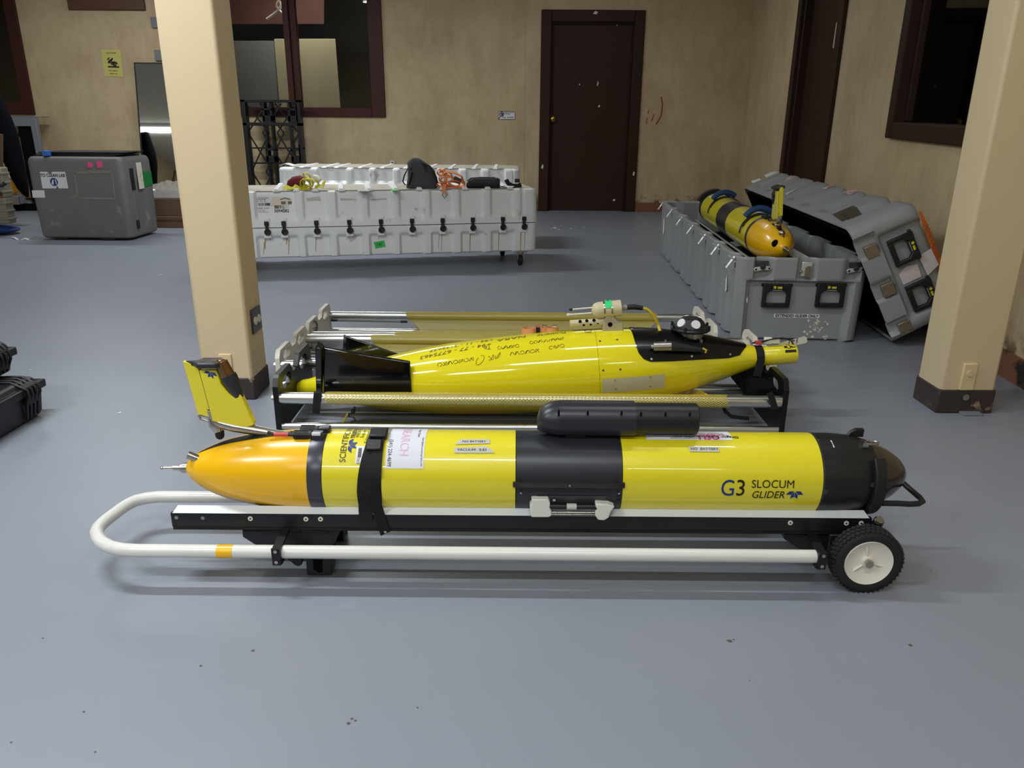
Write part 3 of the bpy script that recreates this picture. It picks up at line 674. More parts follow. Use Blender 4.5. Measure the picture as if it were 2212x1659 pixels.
# print on the hull
def lab(px, py, rot=0.0, off=.0014): x, th = H1.hit(px, py); return H1.label(x, th, rot, off)
text('lettering', 'G', .060, lab(1572, 1056), M['blue'], g1, sx=.84); text('lettering', '3', .060, lab(1600, 1056), M['ink'], g1, sx=.9)
text('lettering', 'SLOCUM', .0285, lab(1670, 1046.5), M['ink'], g1, sx=.94); text('lettering', 'GLIDER', .0285, lab(1659, 1069), M['ink'], g1, shear=.12, sx=.86)
logo(lab(1716, 1068), M['blue'], g1, .0215)
text('lettering', 'SCIENTIFIC INSTRUMENT', .0215, lab(740, 999 - 0, PI / 2), M['ink'], g1, align='LEFT', sx=.92)
for k, (s, px, py, sz, bd) in enumerate((('TELEDYNE', 762, 947, .0135, .0004), ('WEBB RESEARCH', 772, 946, .0125, 0), ('Engineering', 782, 946, .0120, 0), ('Falmouth, MA USA', 791, 958, .0140, 0), ('508-548-2077', 801, 948, .0125, 0))):
    text('lettering', s, sz, lab(px, py, PI / 2), M['ink'], g1, align='LEFT', bold=bd)
logo(lab(761, 962, PI / 2), M['blue'], g1, .022)
def sticker(px0, px1, py0, py1, m_, name='sticker', off=.0009, th_top=None, label=None):
    xa, ta = H1.hit(px0, (py0 + py1) / 2 if th_top else py0); xb, _ = H1.hit(px1, py1); _, t1 = H1.hit((px0 + px1) / 2, py1)
    if th_top: t0 = th_top
    else: _, t0 = H1.hit((px0 + px1) / 2, py0)
    mb = MB(); H1.patch(mb, xa, xb, t1, t0, off, 4, 14); return obj(name, mb, m_, g1, True, label=label), (xa, xb, t0, t1)
sticker(771, 796, 964, 1001, M['white'], label='small white barcode sticker')
mb = MB()
for k in range(17):
    a, b_ = H1.hit(773.5, 968 + k * 1.2)[1], H1.hit(773.5, 968.6 + k * 1.2 + (k % 3) * .25)[1]; H1.patch(mb, H1.hit(774, 975)[0], H1.hit(781.5, 975)[0], b_, a, .0012, 1, 1)
obj('barcode', mb, M['ink'], g1, True, smooth=0)
text('lettering', 'OSU', .009, lab(774, 995, PI / 2, .0016), M['ink'], g1)
M['lilac'] = mat('pale_label_paper', (218, 219, 226), 0.4, var=0.02)
sticker(835, 915, 932, 1012, M['lilac'], 'research_label', th_top=R(118), label='large white paper label with pink lettering')
text('lettering', 'RESEARCH', .031, lab(871, 986, -PI / 2), M['pinkl'], g1, align='RIGHT', sx=.88)
text('lettering', '(541) 224-4699', .0140, lab(840, 1008, -PI / 2), M['ink'], g1, align='RIGHT', sx=.86); 
text('lettering', 'Glider sighting:', .0140, lab(841, 938, -PI / 2), M['blue'], g1, align='RIGHT', sx=.8)
text('lettering', 'http://gliders.oceanography.edu', .0065, lab(910, 1008, -PI / 2), M['ink'], g1, align='RIGHT'); text('lettering', 'Oregon State', .009, lab(905, 945, -PI / 2), M['ink'], g1, align='RIGHT')
# grey tape notes
def tape(poly, lines):
    mb = MB(); pts = [H1.hit(*p) for p in poly]; c = (sum(p[0] for p in pts) / len(pts), sum(p[1] for p in pts) / len(pts))
    k = len(pts); mb.add([H1.pt(p[0], p[1], .0020) for p in pts], [list(range(k))]); obj('tape_note', mb, M['tape'], g1, True, smooth=0)
    for s, px, py, sz in lines: text('handwriting', s, sz, lab(px, py, 0, .0027), M['ink'], g1, shear=.1, sx=1.15)
tape([(983, 961), (994, 950), (1058, 950), (1058, 959)], [('NO BATTERY', 1024, 955, .0085)])
tape([(981, 968), (1050, 965), (1060, 970), (1069, 979), (981, 979)], [('VACUUM : 8.83', 1019, 972.5, .0095)])
tape([(1487, 965), (1551, 967), (1553.5, 977), (1490, 976)], [('NO  BATTERY', 1521, 971, .0095)])
sticker(1395, 1583, 938, 951, M['white'], 'university_label', th_top=R(104), label='white strip label with upside-down lettering')
text('lettering', 'OSU', .030, lab(1531, 944.5, PI), M['pink'], g1, bold=.0012, sx=.9)
text('lettering', 'Oregon State', .014, lab(1562, 945, PI), M['ink'], g1, bold=.0004); text('lettering', 'University', .007, lab(1562, 941, PI), M['ink'], g1)
text('lettering', 'College of Earth, Ocean,', .0085, lab(1490, 944, PI), M['ink'], g1, bold=.0003); text('lettering', 'and Atmospheric Sciences', .008, lab(1485, 947.5, PI), M['ink'], g1); text('lettering', 'SCIENCE', .02, lab(1531, 939.3, PI), M['pink'], g1)
x_, t_ = H1.hit(1782, 942)
mb = MB(); H1.patch(mb, H1.hit(1775, 941)[0] + .012, H1.hit(1790, 948)[0] + .004, R(62), R(76), .0012, 2, 3); obj('serial_label', mb, M['white'], g1, True); text('lettering', 'W0071', .012, H1.label(H1.hit(1780, 945)[0] + .008, R(69), 0, .0018), M['ink'], g1)
for px, py, r in ((1768, 951, .003), (1782, 1062, .007), (1885, 1047, .006), (1892, 1020, .002), (1893, 1088, .003)):
    h = H1.hit(px, py)
    if h: obj('screw', MB().cyl(H1.pt(h[0], h[1], -.002), H1.pt(h[0], h[1], .0014), r, n=14), M['ring'] if r > .004 else M['steel'], g1, True)
# recovery eye and lug on the nose
p = at(1862, 935, Y=GY); mb = MB().prism([(-.03, 0), (-.022, .012), (-.008, .021), (.012, .021), (.012, 0)], lambda u, v, w_: Vector((p.x + u, GY + .02 + w_, GZ + .094 + v)), -.006, .006); obj('nose_lug', mb, M['black'], g1, bevel=.001)
h = H1.pt(H1.hit(1858, 948)[0], R(72), .006) + Vector((0, GY, GZ))
ring = MB().tube([h + Vector((.012 + .017 * math.cos(a * PI / 8), .010 * math.sin(a * PI / 8) - .003, .004)) for a in range(16)], .0026, n=8, closed=True); ring.box(h.x - .012, h.x + .002, h.y - .010, h.y + .006, h.z - .006, h.z + .006)
obj('lifting_eye', ring, M['steel'], g1)
# payload bay details
def bayp(x, th, off=0): return H1.pt(x, R(th), off)
mb = MB()
H1.patch(mb, .026, .258, R(-3), R(85), .0016, 10, 24); obj('bay_cover', mb, M['char'], pb, True)
xs0, xs1 = .004, .277
_, tl = H1.hit(1230, 1050); mb = MB()
prof = [(-R(1.5) + tl, .0), (-R(1.5) + tl, .009), (tl, .013), (tl + R(5), .010), (tl + R(6), 0)]
rings = []
for i in range(25):
    x = xs0 + (xs1 - xs0) * i / 24; e = 1 - abs(2 * i / 24 - 1) ** 8; rings.append([H1.pt(min(max(x, .004), .277), t_, .0006 + o_ * (.35 + .65 * e)) for t_, o_ in prof])
mb.loft(rings, True, True); obj('bay_lip', mb, M['black'], pb, True)
for px, py in ((1230, 1046), (1124, 943), (1125, 1060), (1336, 1061)):
    h = H1.hit(px, py); obj('screw', MB().cyl(H1.pt(h[0], h[1], 0), H1.pt(h[0], h[1], .0125 if py > 1040 else .003), .0028, n=12), M['steel'], pb, True)
for px, py in ((1121, 1036), (1332, 1036), (1337, 1073), (1335, 1082)):
    h = H1.hit(px, py); obj('plug', MB().cyl(H1.pt(h[0], h[1], 0), H1.pt(h[0], h[1], .0022), .006, n=16), M['black'], pb, True)
h0, h1_ = H1.hit(1160, 1078), H1.hit(1308, 1078)
mb = MB(); H1.patch(mb, h0[0], h1_[0], h0[1] - R(5), h0[1] + R(7), .002, 4, 4); obj('window_strip', mb, mat('dark_grey_panel', (62, 62, 62), .35), pb, True)
h = H1.hit(1197, 1078); obj('pressure_port', MB().cyl(H1.pt(h[0], h[1], 0), H1.pt(h[0], h[1], .004), .006, n=20), M['black'], pb, True); obj('port_disc', MB().cyl(H1.pt(h[0], h[1], .004), H1.pt(h[0], h[1], .0048), .004, n=20), M['tape'], pb, True)
# sensor with white brackets low on the bay
YS = GY - .108
def fl(poly, y0, y1, m_, name, bevel=.002):
    a = [at(px, py, Y=YS) for px, py in poly]
    return obj(name, MB().loft([[Vector((p.x, y0, p.z)) for p in a], [Vector((p.x, y1, p.z)) for p in a]]), m_, g1, bevel=bevel)
fl([(1148, 1074), (1184, 1074), (1188, 1082), (1187, 1092), (1191, 1100), (1191, 1110), (1184, 1113), (1149, 1113), (1145, 1109), (1144, 1087), (1148, 1085)], YS - .012, YS + .014, M['wht'], 'sensor_bracket', .003)
fl([(1286, 1083), (1312, 1085), (1327, 1090), (1319, 1101), (1314, 1114), (1304, 1120), (1291, 1119), (1285, 1110), (1285, 1102), (1290, 1096), (1285, 1090)], YS - .012, YS + .012, M['wht'], 'sensor_bracket', .003)
for py, r, mm in ((1094, .0075, 'black'), (1106.5, .0025, 'steel'), (1111, .0018, 'steel')):
    obj('sensor_rod', MB().cyl(at(1186, py, Y=YS), at(1288, py + .7, Y=YS), r, n=16), M[mm], g1)
a_, b_ = at(1224, 1094, Y=YS), at(1245, 1094.3, Y=YS); obj('sensor_label', MB().cyl(a_, b_, .0079, n=20), M['tape'], g1)
# long cowling on top
mb = MB(); rings = []; cz = GZ + GR + .041
xa, xb = at(1161, 905, Y=GY).x, at(1369, 905, Y=GY).x
L_ = xb - xa
for i in range(41):
    t = i / 40; x = xa + L_ * t; s = min(1, t / .28); k = max(.02, (1 - (1 - s) ** 2.4) ** (1 / 2.4)); top = .0445 * k; bot = -.0405 + (.012 * (1 - s) ** 2)
    h = [(math.cos(a * PI / 12), math.sin(a * PI / 12)) for a in range(24)]; ring = []
    for c, s_ in h:
        ey = (abs(c) ** .8) * (1 if c > 0 else -1); ring.append(Vector((x, GY + ey * .048 * (.35 + .65 * k), cz + (s_ * top if s_ > 0 else -s_ * bot))))
    rings.append(ring)
mb.loft(rings); cow = obj('cowling', mb, M['char'], g1, smooth=50)
xc = at(1505, 905, Y=GY).x
mb = MB(); mb.cyl((xb - .01, GY, cz + .002), (xc - .003, GY, cz + .002), .0395, n=48).cyl((xc - .003, GY, cz + .002), (xc, GY, cz + .002), .0395, .036, n=48); cw2 = obj('cowling_tail', mb, M['black'], g1)
for px, hh in ((1207, .013), (1270, .009), (1343, .008)): p = at(px, 893, Y=GY - .047); mb = MB().sph((p.x, GY - .044, p.z + .0), .004, n=12, sc=(.65, 1.3, hh / .004 * .75)); obj('vent_slot', mb, M['foam'], cow)
for px in (1385, 1438, 1491): p = at(px, 897, Y=GY - .039); mb = MB().sph((p.x, GY - .0365, p.z + .002), .004, n=12, sc=(.6, 1.3, 1.6)); obj('vent_slot', mb, M['foam'], cw2)
obj('pedestal', MB().box(xa + .07, xa + .12, GY - .02, GY + .02, GZ + .1, GZ + .112), M['black'], g1)

# ================================================================== CART UNDER IT
ct = thing('glider_cart', 'low black-railed cart with white tube frame and small wheels in front', 'cart', (0, GY, 0))
def rails(sgn, xa=-.846, xb=.897):
    y = lambda d: GY - sgn * d
    p = MB(); zp = at(541, 1109.5, Y=GY - .1015).z; zf = at(541, 1139, Y=GY - .1005).z; zl = at(541, 1145.5, Y=GY - .098).z
    sec = [(.1015, zp), (.0785, zp + .010), (.0765, zp + .0085), (.0985, zp - .002)]
    a = [Vector((xa + .006 + (.006 if k in (1, 2) else 0), y(d), z)) for k, (d, z) in enumerate(sec)]; b = [Vector((xb - .008 - (.006 if k in (1, 2) else 0), y(d), z)) for k, (d, z) in enumerate(sec)]
    p.loft([a, b]); pad = obj('rail_pad', p, M['pad'], ct)
    q = MB().box(xa, xb, min(y(.1005), y(.088)), max(y(.1005), y(.088)), zf, zp - .0005).box(xa, xb, min(y(.098), y(.06)), max(y(.098), y(.06)), zl, zf)
    return obj('side_rail', q, M['rail'], ct, bevel=.0015)
rails(1); rails(-1, -.48)
for px, py in ((541, 1120), (661, 1121), (692.5, 1121), (1707, 1129), (1828, 1130), (1860, 1130)):
    p = at(px, py, Y=GY - .1005); mb = MB().cyl((p.x, p.y + .002, p.z), (p.x, p.y - .0016, p.z), .0062, n=20); bo_ = obj('rail_bolt', mb, M['ivory'], ct); obj('bolt_socket', MB().cyl((p.x, p.y - .0016, p.z), (p.x, p.y - .002, p.z), .0024, n=6), M['blackm'], bo_)
for px, py in ((381, 1118), (438, 1119)):
    p = at(px, py, Y=GY - .1005); obj('rail_hole', MB().cyl((p.x, p.y, p.z), (p.x, p.y - .0008, p.z), .0048, n=20), M['gsteel'], ct)
# tube frame
front = [at(x, y, z=.1) for x, y in ((1770, 1202), (1200, 1197), (700, 1192.5), (400, 1190), (310, 1189.5), (288, 1189), (262, 1187), (240, 1182), (222, 1173), (212, 1161), (208.5, 1150), (213, 1139), (226, 1126), (243, 1113), (261, 1099.5), (277, 1089), (294, 1081), (317, 1076), (343, 1073), (386, 1073))]
yr = front[-1].y; front += [Vector((-.7, yr, .1)), Vector((.72, yr, .1))]
mb = MB().tube(front, .0163, n=20); obj('tube_frame', mb, M['wtube'], ct, smooth=60)
a_ = at(462, 1197, z=.1); obj('yellow_tape', MB().cyl(Vector((at(466, 1198, z=.1).x, at(466, 1191, z=.1).y, .1)), Vector((at(500, 1198, z=.1).x, at(500, 1191, z=.1).y, .1)), .0167, n=24), M['org'], ct)
# axle supports, clamps, foot
def sup(poly, Y0, dy, m_, name, bevel=.002, parent=None):
    a = [at(px, py, Y=Y0) for px, py in poly]
    return obj(name, MB().loft([[Vector((p.x, Y0, p.z)) for p in a], [Vector((p.x, Y0 + dy, p.z)) for p in a]]), m_, parent or ct, bevel=bevel)
sup([(523, 1146), (703, 1146), (716, 1160), (724, 1174), (718, 1180), (556, 1180), (524, 1160)], 1.712, .18, M['black'], 'cross_support')
sup([(556, 1146), (650, 1146), (650, 1151), (556, 1151)], 1.708, .004, M['rail'], 'support_plate')
sup([(1694, 1155), (1800, 1157), (1800, 1190), (1732, 1188), (1722, 1183), (1694, 1165)], 1.712, .18, M['black'], 'cross_support')
sup([(610, 1200), (651, 1203), (652, 1220), (646, 1224), (638, 1222)], 1.66, .02, M['blackm'], 'wedge')
sup([(660, 1196), (718, 1196), (718, 1222), (715, 1243), (663, 1243), (661, 1220)], 1.69, .05, M['black'], 'foot_block', .003)
sup([(676, 1210), (696, 1210), (697, 1236), (690, 1238), (677, 1230)], 1.6885, .002, M['foam'], 'foot_recess', 0)
obj('foot_block', MB().box(-.525, -.46, 1.86, 1.92, 0, .125), M['black'], ct, bevel=.003)
for xs, Y0 in (((588, 607), 1.625), ((1769, 1788), 1.62)):
    x0, x1 = at(xs[0], 1200, Y=Y0).x, at(xs[1], 1200, Y=Y0).x; yt, ybm = (1.70, 1.62)
    prof = [(1.712, .127), (1.700, .127), (1.6235, .118), (1.6205, .078), (1.63, .074), (1.66, .074), (1.66, .08), (1.633, .08), (1.627, .112), (1.70, .12), (1.712, .12)]
    mb = MB().loft([[Vector((x0, y, z)) for y, z in prof], [Vector((x1, y, z)) for y, z in prof]]); cl = obj('tube_clamp', mb, M['black'], ct)
    obj('plate', MB().box(x0, x1, 1.619, 1.624, .076, .122), M['rail'], cl, bevel=.001)
    for z in (.086, .115): obj('clamp_screw', MB().cyl(((x0 + x1) / 2, 1.620, z), ((x0 + x1) / 2, 1.6165, z), .0045, n=12), M['steel'], cl)
# wheels
wc = at(1866, 1283, z=0.0); WR_ = .0855
def wheel(y0, y1, sgn):
    T = Matrix.Translation((wc.x, y0, WR_)) @ Matrix.Rotation(-PI / 2 if sgn > 0 else PI / 2, 4, 'Z')
    wdt = abs(y1 - y0)
    mb = MB().lathe([(0.004, .058), (.001, .064), (.0, .073), (.004, .081), (.010, WR_ - .0015), (wdt - .01, WR_ - .0015), (wdt - .004, .081), (wdt, .073), (wdt - .002, .058)], Matrix.Translation((wc.x, y0, WR_)) @ Matrix.Rotation(PI / 2 * sgn, 4, 'Z'), n=60, caps=False)
    ty = obj('tyre', mb, M['rub'], ct, smooth=50)
    tr = MB()
    for k in range(44):
        for r_, off in ((0, .2), (1, .5), (2, .8)):
            a = 2 * PI * (k + (.5 if r_ == 1 else 0)) / 44; yc = y0 + (y1 - y0) * off
            Tm = Matrix.Translation((wc.x, yc, WR_)) @ Matrix.Rotation(a, 4, 'Y') @ Matrix.Translation((0, 0, WR_ - .0005)) @ Matrix.Rotation(.7 * (1 if r_ == 1 else -1), 4, 'Z')
            tr.box(-.0045, .0045, -wdt * .12, wdt * .12, -.003, .0015, T=Tm)
    o_ = obj('tread', tr, M['rub'], ty, kind='stuff')
    hb = MB().lathe([(.006, .0), (.004, .012), (.004, .013), (.012, .015), (.013, .034), (.004, .050), (.001, .0575), (.000, .0585), (.006, .060), (.012, .0605)], Matrix.Translation((wc.x, y0, WR_)) @ Matrix.Rotation(PI / 2 * sgn, 4, 'Z'), n=60, caps=False)
    hu = obj('wheel_hub', hb, M['hub'], ct, smooth=40)
    for k in range(3):
        a = R(100 + 120 * k); Tm = Matrix.Translation((wc.x, y0 + .0115 * sgn, WR_)) @ Matrix.Rotation(-a, 4, 'Y')
        obj('hub_rib', MB().box(.014, .046, -.004, .004, -.0016, .0016, T=Tm), M['hub'], hu, bevel=.0015)
    obj('axle_bolt', MB().cyl((wc.x, y0 + .005 * sgn, WR_), (wc.x, y0 - .004 * sgn, WR_), .0105, n=6), M['steel'], hu)
wheel(wc.y, wc.y + .045, 1); wheel(2.0, 1.955, -1)
obj('axle', MB().cyl((wc.x, wc.y + .04, WR_), (wc.x, 1.96, WR_), .007), M['steel'], ct)
obj('axle_block', MB().box(wc.x - .075, wc.x + .03, 1.70, 1.90, .07, .126), M['black'], ct, bevel=.004)
# nose ring, bolt post and bumper
mb = MB().lathe([(.890, .0905), (.890, .104), (.893, .107), (.918, .103), (.920, .100), (.920, .0865)], T1, n=64, t0=R(-150), t1=R(45), caps=False); obj('nose_ring', mb, M['blackm'], ct)
p = at(1899, 1124, Y=GY - .115); mb = MB().cyl(p + Vector((-.0, .01, -.022)), p, .0125, n=24).box(.872, .905, GY - .105, GY - .085, .10, .16); po = obj('bolt_post', mb, M['black'], ct, bevel=.002)
obj('bolt_head', MB().cyl(p, p + Vector((0, -.003, .004)), .0115, .0095, n=24), M['steel'], po)
pts = [at(1905, 1087, Y=1.72), at(1940, 1087.5, Y=1.72), at(1965, 1089, Y=1.72), at(1984, 1088, Y=1.72), at(1993, 1083, Y=1.728)]
zb = pts[-1].z; pts += [Vector((pts[-1].x + .002, 1.745, zb + .001)), Vector((pts[-1].x + .001, 1.80, zb)), Vector((pts[-1].x, 1.86, zb)), Vector((pts[-1].x - .012, 1.878, zb)), Vector((.92, 1.88, zb))]
obj('bumper', MB().tube(pts, .0072, n=14), M['black'], ct, smooth=60)
# strap over the hull
st = thing('cargo_strap', 'black buckled strap over the front glider, loose end hanging over rail', 'strap', (-.33, GY, .3))
pts = []; ups = []
for k in range(26):
    a = R(150 - 175 * k / 25); x = at(817, 940, Y=GY).x + (-.022 * sm(90, -10, math.degrees(a))); r = GR + .003 + (.004 if a < 0 else 0)
    pts.append(Vector((x, GY - r * math.cos(a), GZ + r * math.sin(a))))
xl = pts[-1].x
pts += [Vector((xl - .0, GY - .104, .175)), Vector((xl, GY - .106, .158))]
obj('webbing', MB().ribbon(pts, .034, (1, 0, 0), .0022), M['web'], st)
pts = [];
for k in range(14):
    a = R(72 - 80 * k / 13); r = GR + .0055; x = at(826, 950, Y=GY).x - .002 * k / 13; pts.append(Vector((x, GY - r * math.cos(a), GZ + r * math.sin(a))))
e_ = at(833, 1147, Y=GY - .106); pts += [Vector((pts[-1].x, GY - .108, .2)), Vector(((pts[-1].x + e_.x) / 2, GY - .109, .16)), Vector((e_.x, GY - .107, .124))]
up = [Vector((1, -.0, 0))] * 10 + [Vector((1, .5, 0)).normalized()] * (len(pts) - 10)
obj('loose_end', MB().ribbon(pts, .026, up, .002), M['web'], st)
bk = MB(); bp = H1.pt(at(822, 935, Y=GY).x, R(78), .008) + Vector((0, GY, GZ))
bk.box(-.022, .022, -.018, .018, -.007, .007, T=Matrix.Translation(bp) @ Matrix.Rotation(R(12), 4, 'X')); obj('buckle', bk, M['black'], st, bevel=.004)
bk = MB().box(-.019, .019, -.02, .012, -.006, .006, T=Matrix.Translation(H1.pt(at(817, 946, Y=GY).x, R(60), .006) + Vector((0, GY, GZ))) @ Matrix.Rotation(R(30), 4, 'X')); obj('buckle_clip', bk, M['black'], st, bevel=.003)
obj('strap_bolt', MB().cyl(e_ + Vector((0, 0, 0)), e_ + Vector((0, -.006, 0)), .0035), M['steel'], st)

# ================================================================== STRETCHER CRADLES
def cradle(label, x0, x1, y0, y1, pm, netx, netm, sag, hull=None, low_y=None, rodz=.151, zs=1.0):
    t = thing('stretcher_cradle', label, 'cradle', (0, (y0 + y1) / 2, 0)); D = y1 - y0; zt = .237
    def plate(x, th=.019):
        s = lambda v: y0 + v * D
        outer = [(0, 0), (0, .20), (.035, .228), (.06, zt), (.36, zt), (.40, .215), (.435, .196), (.565, .196), (.60, .215), (.64, zt), (.94, zt), (.965, .228), (1, .2), (1, 0), (.86, -0.0), (.74, .05), (.26, .05), (.14, 0)]
        # plate with two hand holes: strips around each hole
        mb = MB(); f = lambda u, v, w_: Vector((x + w_, s(u), v * zs))
        def hole(u0, u1, z0, z1, a0, a1, b0, b1):   # frame between outer box a and hole
            pass
        H = [(.13, .37, .165, .212), (.63, .87, .165, .212)]
        pieces = [[(0, 0), (0, .20), (.035, .228), (.06, zt), (.13, zt), (.13, .0)], [(.13, .212), (.13, zt), (.36, zt), (.37, .231), (.37, .212)], [(.13, .0), (.13, .165), (.37, .165), (.37, .02), (.26, .02), (.14, 0)],
                  [(.37, .02), (.37, .231), (.40, .215), (.435, .196), (.565, .196), (.60, .215), (.63, .231), (.63, .02)],
                  [(.63, .02), (.63, .165), (.87, .165), (.87, 0), (.86, 0), (.74, .02)], [(.63, .212), (.63, .231), (.64, zt), (.87, zt), (.87, .212)], [(.87, 0), (.87, zt), (.94, zt), (.965, .228), (1, .2), (1, 0)]]
        for p in pieces: mb.prism(p, f, 0, th)
        # rounded corners inside each hole
        for (u0, u1, z0, z1) in H:
            for cu, cz, su, sz in ((u0, z0, 1, 1), (u1, z0, -1, 1), (u0, z1, 1, -1), (u1, z1, -1, -1)):
                mb.prism([(cu, cz), (cu + su * .045, cz), (cu, cz + sz * .018)], f, .0005, th - .0005)
        return obj('end_plate', mb, pm, t, smooth=0)
    plate(x0); plate(x1 - .019)
    yr0, yr1 = y0 + .022, y1 - .022
    for y in (yr0, yr1):
        obj('rod', MB().cyl((x0 + .015, y, rodz), (x1 - .015, y, rodz), .0215, n=28), M['alu'], t)
        for x, s_ in ((x0, -1), (x1, 1)): obj('bolt', MB().cyl((x, y, rodz), (x + .012 * s_, y, rodz), .011, n=6), M['steel'], t)
    for y in (y0 + .015, y1 - .03): obj('lower_rod', MB().cyl((x0 + .015, y, .045), (x1 - .015, y, .045), .0135, n=20), M['alu'], t)
    a, b = netx
    for y in (yr0, yr1):
        def f(u, v, y=y): 
            e = .0035 * (math.sin(40 * u) * .2 + 1); al = 2 * PI * v; return (a + (b - a) * u + (.006 * math.sin(al * 2) if u in (0, 1) else 0), y + math.cos(al) * (.0225 + e * .4), rodz + math.sin(al) * (.0225 + e * .4))
        obj('net_sleeve', MB().grid(f, 90, 20, uvf=lambda u, v: (u * (b - a), v * .145)), netm[0], t, smooth=60, recalc=False)
    def f(u, v):
        x = a + (b - a) * u; e = math.sin(PI * min(1, max(0, u))) ** .25 if sag > 0 else 1
        x += (.10 if v not in (0, 1) else 0) * (.5 - abs(v - .5)) * 2 * ((1 - u) ** 12 - u ** 12) * .8
        y = yr0 + (yr1 - yr0) * v; z = rodz - .012 - sag * e * (1 - (2 * v - 1) ** 2)
        if hull: 
            r, yc, zc = hull(x)
            if abs(y - yc) < r + .008: z = min(z, zc - math.sqrt((r + .008) ** 2 - (y - yc) ** 2))
        return (x, y, max(z, .022))
    obj('net_sling', MB().grid(f, 90, 30, uvf=lambda u, v: (u * (b - a), v * .5)), netm[1], t, smooth=60, recalc=False)
    return t
# glider lying in the near cradle
y2 = 2.825
q0, q1 = at(645, 838, Y=y2), at(1720, 764, Y=y2)
d2 = (q1 - q0).normalized(); mid = (q0 + q1) / 2
T2 = Matrix.Translation(mid) @ Matrix.Rotation(-math.asin(d2.z), 4, 'Y')
h2x = lambda px: (px - 1182.5) / 563.0
prof2 = smooth_prof([(h2x(632), .004), (h2x(640), .022), (h2x(665), .034), (h2x(690), .044), (h2x(760), .070), (h2x(834), .096), (h2x(940), .126), (h2x(1048), .141), (h2x(1157), .149), (h2x(1290), .150), (h2x(1361), .145), (h2x(1454), .125), (h2x(1532), .095), (h2x(1588), .066), (h2x(1625), .046), (h2x(1650), .036), (h2x(1700), .034)], 80)
H2 = Hull(T2, prof2 + [(h2x(1722), .033)])
def hull2(x):
    l = T2.inverted() @ Vector((x, y2, mid.z)); return H2.rad(l.x) if prof2[0][0] < l.x < .95 else 0.001, y2, (T2 @ Vector((l.x, 0, 0))).z
def xw(px, y, z): return at(px, 862 if z > .1 else 900, Y=y).x
C0, C1 = -.851, .985
nx = (at(704, 862, z=.151).x, at(1569, 866, z=.151).x)
c1 = cradle('black-ended net cradle holding the big yellow glider', C0, C1, 2.577, 3.045, M['satin'], nx, (M['ngrip'], M['nfine']), .095, hull2)
c2 = cradle('dirty white-ended net cradle directly behind the black one', -.985, 1.10, 3.05, 3.50, M['ivory'], (at(800, 741, z=.125).x, .84), (M['nold'], M['nold']), .05, rodz=.125, zs=.8)
c3 = cradle('rearmost net cradle with dirty white end plates', -.98, .97, 3.515, 3.965, M['ivory'], (at(878, 687, z=.125).x, at(1420, 687, z=.125).x), (M['nold'], M['nold']), .03, rodz=.125, zs=.8)
# shift so that c2 clears c1: its near edge stands behind the near cradle's rear plate edge
g2 = thing('underwater_glider', 'large glossy yellow glider with black tail fins lying in net cradle', 'glider', T2)
xj = H2.hit(1293, 780)[0]
pa = [p for p in prof2 if p[0] < xj] + [(xj, H2.rad(xj))]; pb2 = [(xj, H2.rad(xj))] + [p for p in prof2 if p[0] > xj]
obj('aft_hull', MB().lathe(pa, n=112), M['yel2'], g2, True, smooth=60)
obj('fore_hull', MB().lathe([(xj, .14), (xj + .0012, H2.rad(xj))] + [p for p in pb2[1:]], n=112), M['yel2'], g2, True, smooth=60)
xs = h2x(1650)
nc = obj('nose_cylinder', MB().lathe([(xs, .036), (xs + .002, .0372), (h2x(1716), .0372), (h2x(1722), .0345), (h2x(1722), .028), (h2x(1716), .027)], n=48), M['yel'], g2, True)
# black top cover
low = [(1361, 706), (1372, 742), (1379, 762), (1390, 775), (1405, 781), (1450, 780), (1520, 776), (1575, 773), (1598, 767), (1611, 750), (1612, 742)]
hp = []
for px, py in low:
    h = H2.hit(px, py + .6)
    hp.append(h if h else (H2.hit(px, py + 5)))
hp = [h for h in hp if h]; hx = [h[0] for h in hp]; ht = [h[1] for h in hp]
hx[0] -= .0; xx = np.maximum.accumulate(np.array(hx)) + np.arange(len(hx)) * 1e-5
def tl(x): return float(np.interp(x, xx, ht))
def cov(u, v):
    uu = .5 - .5 * math.cos(PI * u); x = xx[0] + (xx[-1] - xx[0]) * uu; a = tl(x); a = min(a, PI / 2 - .01); return H2.pt(x, a + (PI - 2 * a) * v, .0025)
cv = obj('top_cover', MB().grid(cov, 60, 36), mat('black_fairing', (7, 7, 8), 0.3, spec=.35, coat=0.1, var=0.2), g2, True, smooth=60)
for px, py in ((1365, 713), (1373, 748), (1407, 776), (1494, 770), (1577, 766), (1481, 755)):
    h = H2.hit(px, py)
    if h: obj('screw', MB().cyl(H2.pt(h[0], h[1], .002), H2.pt(h[0], h[1], .0045), .0042, n=12), M['steel'], cv, True)
for px, py in ((1296, 737), (1333, 734), (1303, 800), (1340, 798), (1678, 773)):
    h = H2.hit(px, py)
    if h: obj('screw', MB().cyl(H2.pt(h[0], h[1], -.001), H2.pt(h[0], h[1], .001), .0038, n=12), M['ring'], g2, True)
